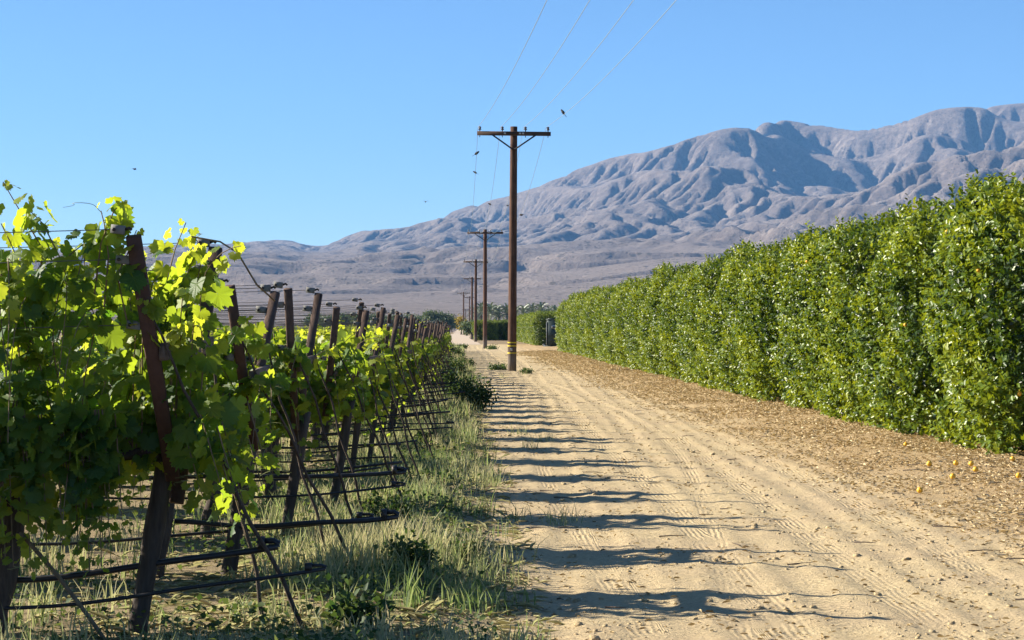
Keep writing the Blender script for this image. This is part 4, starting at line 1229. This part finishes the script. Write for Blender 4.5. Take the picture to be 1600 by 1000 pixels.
XS = (-1.24, -0.42, 0.42, 1.24)
ZW = POLE_H - 0.27 + 0.235
def wire_pt(q, span, t):
    """point on conductor q; span 0 = from behind the viewer to the first pole"""
    a = (4.15, -4.0) if span == 0 else POLES[span - 1]; b = POLES[0] if span == 0 else POLES[span]
    sag = [1.0, 1.5, 1.2, 1.2, 1.2, 0.8, 1.2][span]
    x = (a[0] + (b[0] - a[0]) * t) + XS[q]; y = a[1] + (b[1] - a[1]) * t - 0.2
    return np.array([x, y, ZW - 4 * sag * t * (1 - t)])
names = ['leftmost of the four thin power lines above the track', 'second from left of the four thin power lines', 'third from left of the four thin power lines', 'rightmost of the four thin power lines above the track']
for q in range(4):
    pts = [wire_pt(q, 0, t) for t in np.linspace(0.0, 1, 40)]
    for s in range(1, 6): pts += [wire_pt(q, s, t) for t in np.linspace(0, 1, 18)[1:]]
    o = obj('power_line', MB().tube(np.array(pts), 0.007, 5, False).mesh('power_line', M['line']))
    tag(o, names[q], 'power line', 'power lines along the track')

def bird(label, p, yaw, flying=False, s=1.0, pitch=0.5):
    root = thing('bird', label, 'bird', tuple(p), yaw, 'small dark birds around the power lines')
    root.rotation_euler = (0, 0, yaw)
    b = MB()
    t = np.linspace(0, 1, 12)
    # from tail root to beak along +X, tilted up
    R = np.array([0.006, 0.022, 0.038, 0.048, 0.050, 0.046, 0.036, 0.030, 0.034, 0.030, 0.010, 0.003]) * s
    x = np.array([-0.09, -0.075, -0.05, -0.02, 0.01, 0.04, 0.065, 0.08, 0.098, 0.115, 0.13, 0.152]) * s
    pz = 0 if flying else pitch
    pts = np.stack([x * math.cos(pz), 0 * x, x * math.sin(pz) * (1 if not flying else 0) + 0.075 * s], 1)
    b.tube(pts, R, 9)
    obj('body', b.mesh('body', M['bird'], True), root)
    tb = pts[1]
    obj('tail', MB().bar(tb + [0.01, 0, 0], tb + np.array([-0.13 * math.cos(pz), 0, -0.13 * math.sin(pz)]) * s, 0.04 * s, 0.008 * s, (0, 1, 0)).mesh('tail', M['bird']), root)
    if flying:
        for sd in (-1, 1):
            V = np.array([(0.05, sd * .02, .09), (-0.03, sd * .02, .09), (-0.05, sd * .12, .14), (0.03, sd * .13, .14), (-0.06, sd * .23, .12)]) * s
            V2 = V - [0, 0, 0.008 * s]
            VV = np.concatenate([V, V2])
            F = np.array([[0, 1, 2, 3], [5, 8, 7, 6], [0, 3, 8, 5], [1, 6, 7, 2], [0, 5, 6, 1]]); F3 = np.array([[3, 2, 4], [8, 9, 7], [3, 4, 9], [3, 9, 8], [2, 7, 9], [2, 9, 4]])
            obj('wing', mesh_np('wing', VV, [F, F3], M['bird']), root)
    else:
        for sd in (-1, 1):
            obj('leg', MB().tube([(0, sd * .015 * s, 0.0), (0, sd * .015 * s, 0.05 * s)], 0.005 * s, 5).mesh('leg', M['bird']), root)
def find_t(q, span, py):
    best = min(np.linspace(0.01, 0.9, 400), key=lambda t: abs(VY - (wire_pt(q, span, t)[2] - 1.6) / wire_pt(q, span, t)[1] * FPX - py))
    return wire_pt(q, span, best) + [0, 0, 0.01]
bird('dark bird perched on the leftmost line, larger of the two below the crossarm', find_t(0, 1, 243), rad(20), s=1.05, pitch=0.6)
bird('small dark bird perched lower on the leftmost line', find_t(0, 1, 272), rad(160), s=0.85)
bird('dark bird on the rightmost line, above and right of the crossarm', find_t(3, 0, 181), rad(150), s=0.95, pitch=0.9)
bird('small bird on the second line just above the mountain ridge', find_t(1, 1, 321), rad(170), s=0.8)
def air(px, py, d): return ((px - VX) / FPX * d, d, 1.6 + (VY - py) / FPX * d)
bird('small bird flying just left of the first pole', air(793, 323, 110), rad(60), True, 0.7)
bird('small bird flying just right of the first pole in front of the mountain', air(815, 338, 105), rad(150), True, 0.8)
bird('tiny bird flying in the open sky at upper left', air(212, 267, 130), rad(40), True, 0.9)
bird('tiny bird flying in the sky left of the poles', air(665, 317, 140), rad(100), True, 0.9)

# ------------------------------------------------------------------ portable toilet
root = thing('portable_toilet', 'dark green portable toilet with pale side standing in the hedge gap', 'portable toilet', (7.55, 183.0, 0.0), rad(-6))
W, DD, HH = 1.05, 1.1, 2.05
b = MB(); b.box((0, 0, 0.12 + HH / 2), (W - 0.02, DD - 0.02, HH)); obj('cabin', b.mesh('cabin', M['toilet_green']), root)
for q in range(4):
    obj('side_panel', MB().box((-W / 2 - 0.005, -DD / 2 + 0.16 + q * 0.26, 0.14 + HH / 2 - 0.06), (0.03, 0.235, HH - 0.22)).mesh('side_panel', M['toilet_side']), root)
d_ = obj('door', MB().box((0.02, -DD / 2 - 0.01, 0.15 + 0.93), (W - 0.22, 0.04, 1.82)).mesh('door', M['toilet_green']), root)
obj('sign', MB().box((0.05, -DD / 2 - 0.035, 1.62), (0.34, 0.012, 0.24)).mesh('sign', M['tagm']), d_)
obj('sign_symbol', MB().box((0.05, -DD / 2 - 0.044, 1.59), (0.22, 0.008, 0.14)).mesh('sign_symbol', M['toilet_green']), d_)
for z in (0.55, 1.15): obj('door_rib', MB().box((0.02, -DD / 2 - 0.036, z), (W - 0.3, 0.016, 0.05)).mesh('door_rib', M['toilet_green']), d_)
rf = MB(); rf.box((0, 0, 0.12 + HH + 0.04), (W + 0.06, DD + 0.06, 0.09)); rf.box((0, 0, 0.12 + HH + 0.10), (W - 0.2, DD - 0.2, 0.08))
obj('roof', rf.mesh('roof', M['toilet_green']), root)
for s in (-1, 1): obj('skid', MB().bar((-W / 2 - 0.28, s * 0.4, 0.06), (W / 2 + 0.12, s * 0.4, 0.06), 0.11, 0.12, (0, 1, 0)).mesh('skid', M['toilet_green']), root)
obj('vent_pipe', MB().tube([(0.3, 0.35, HH), (0.3, 0.35, HH + 0.4)], 0.05, 8).mesh('vent_pipe', M['toilet_side'], True), root)
for s in (-1, 1):
    wl = obj('wheel', MB().tube([(-W / 2 - 0.2, s * 0.30 - 0.05, 0.14), (-W / 2 - 0.2, s * 0.30 + 0.05, 0.14)], 0.14, 14).mesh('wheel', M['hose']), root)
    obj('hub', MB().tube([(-W / 2 - 0.2, s * 0.30 - 0.06, 0.14), (-W / 2 - 0.2, s * 0.30 + 0.06, 0.14)], 0.05, 8).mesh('hub', M['tagm']), wl)

# ------------------------------------------------------------------ date palms and far trees
def frond_mesh(seed, L=3.0):
    r = rng(seed); m = 9
    t = np.linspace(0, 1, m)
    sp = np.stack([L * t * (1 - 0.12 * t), 0 * t, 0.55 * L * t - 0.75 * L * t ** 2.2], 1)
    b = MB(); b.tube(sp, np.linspace(0.05, 0.012, m), 4)
    for i in range(26):
        tt = 0.12 + 0.86 * i / 26
        p = np.array([np.interp(tt, t, sp[:, k]) for k in range(3)])
        for s in (-1, 1):
            l = 0.44 * (1 - 0.55 * abs(tt - 0.4)) * r.uniform(.85, 1.1)
            e = p + np.array([0.55 * l, s * 0.72 * l, 0.20 * l])
            b.add([p + [0, 0, .02], p + [0.13, 0, 0.0], e, p + [-0.08, 0, -0.01]], [[0, 1, 2, 3]])
    return b.mesh('frond', M['palm'])
FR = [frond_mesh(60 + k) for k in range(4)]
pt = MB(); zz = np.linspace(-0.2, 4.0, 12)
pt.tube(np.stack([0 * zz, 0 * zz, zz], 1), 0.24 + 0.03 * (np.arange(12) % 2), 10); PT = pt.mesh('trunk', M['trunk'])
rp = rng(8)
PALMS = [(752, 580), (766, 560), (779, 585), (792, 560), (806, 600), (818, 570), (832, 585), (845, 565), (858, 590), (868, 570), (744, 600), (882, 590), (775, 640), (800, 650), (828, 645), (850, 640)]
for i, (px, d) in enumerate(PALMS):
    root = thing('date_palm', 'grey-green date palm in the far grove' if i > 5 else ['first date palm right of the fourth pole', 'date palm between the second and first poles, left one', 'full date palm left of the nearest pole', 'date palm half hidden by the nearest pole', 'bushy date palm just right of the nearest pole', 'date palm above the start of the second hedge'][i], 'date palm',
                 ((px - VX) / FPX * d, d, 0), rp.uniform(0, 6), 'date palms of the grove behind the hedge')
    s = rp.uniform(1.05, 1.25); root.scale = (s, s, s)
    obj('trunk', PT, root)
    for q in range(26):
        f = bpy.data.objects.new('frond', FR[q % 4]); COL.objects.link(f); f.parent = root
        f.location = (0, 0, 4.0 + 0.02 * q * 0.4)
        f.rotation_euler = (rp.normal(0, .1), rad(35 - 110 * (q / 26.0)) , q * 2.4 + rp.normal(0, .15))
        f.scale = (1, 1, 1)

def broadleaf(seed, H, W, mat, n=2600, ls=0.4):
    r = rng(seed)
    tr = MB(); z = np.linspace(-.2, H * 0.55, 6)
    tr.tube(np.stack([0.1 * np.sin(z), 0 * z, z], 1), np.linspace(0.22, 0.09, 6), 8)
    cs = []
    for q in range(16):
        a = r.uniform(0, 6.28); e = np.array([math.cos(a) * W / 2 * r.uniform(.2, .8), math.sin(a) * W / 2 * r.uniform(.2, .8), H * r.uniform(.35, .9)])
        s0 = np.array([0, 0, H * 0.3]); tt = np.linspace(0, 1, 4)[:, None]
        tr.tube(s0 + (e - s0) * tt, np.linspace(.08, .02, 4), 5); cs.append(e)
    cs = np.array(cs); c = cs[r.integers(16, size=n)] + r.normal(0, 1, (n, 3)) * [W * .12, W * .12, H * .085]
    c[:, 2] = np.clip(c[:, 2], 0.3, None)
    V, F, t = scatter(*DIA, c, r.normal(0, 1, (n, 3)), r.normal(0, 1, (n, 3)), r.uniform(.6, 1.3, n) * ls, np.clip(r.normal(.45, .25, n), 0, 1))
    return tr.mesh('trunk', M['trunk'], True), mesh_np('crown', V, F, mat, False, {'tint': t})
BL = [broadleaf(140 + k, 5.0, 5.5, M['far_leaf']) for k in range(3)]
FT = [(560, 640, 1.0), (585, 660, 1.1), (606, 640, 0.95), (626, 650, 1.0), (640, 640, 1.05), (655, 630, 0.95), (668, 620, 1.15), (682, 630, 1.05), (694, 620, 1.1), (540, 660, 1.05), (515, 650, 1.0), (492, 660, 1.1), (706, 700, 0.9)]
for i, (px, d, s) in enumerate(FT):
    root = thing('shade_tree', 'grey-green tree in the far line behind the vineyard' if i != 6 else 'tallest and palest tree in the far line behind the vineyard', 'tree', ((px - VX) / FPX * d, d, 0), i * 1.3, 'trees in line behind the vineyard')
    root.scale = (s, s, s)
    obj('trunk', BL[i % 3][0], root); tag(obj('crown', BL[i % 3][1], root), None, None, None, 'stuff')
yt = broadleaf(177, 4.2, 2.6, M['yellow_leaf'], 900, 0.3)
root = thing('yellow_shrub', 'small yellow-leaved tree left of the leftmost far pole', 'tree', ((720.5 - VX) / FPX * 480, 480, 0))
obj('trunk', yt[0], root); tag(obj('crown', yt[1], root), None, None, None, 'stuff')
gs = broadleaf(178, 2.6, 3.0, M['far_leaf'], 1200, 0.3)
for i, (px, d) in enumerate([(737, 300), (752, 275), (730, 420)]):
    root = thing('roadside_shrub', ['round green shrub between the far poles', 'green shrub left of the second pole', 'pale shrub near the pale track'][i], 'shrub', ((px - VX) / FPX * d, d, 0), i * 2.0)
    root.scale = (0.9, 0.9, 0.9)
    obj('stem', gs[0], root); tag(obj('crown', gs[1], root), None, None, None, 'stuff')
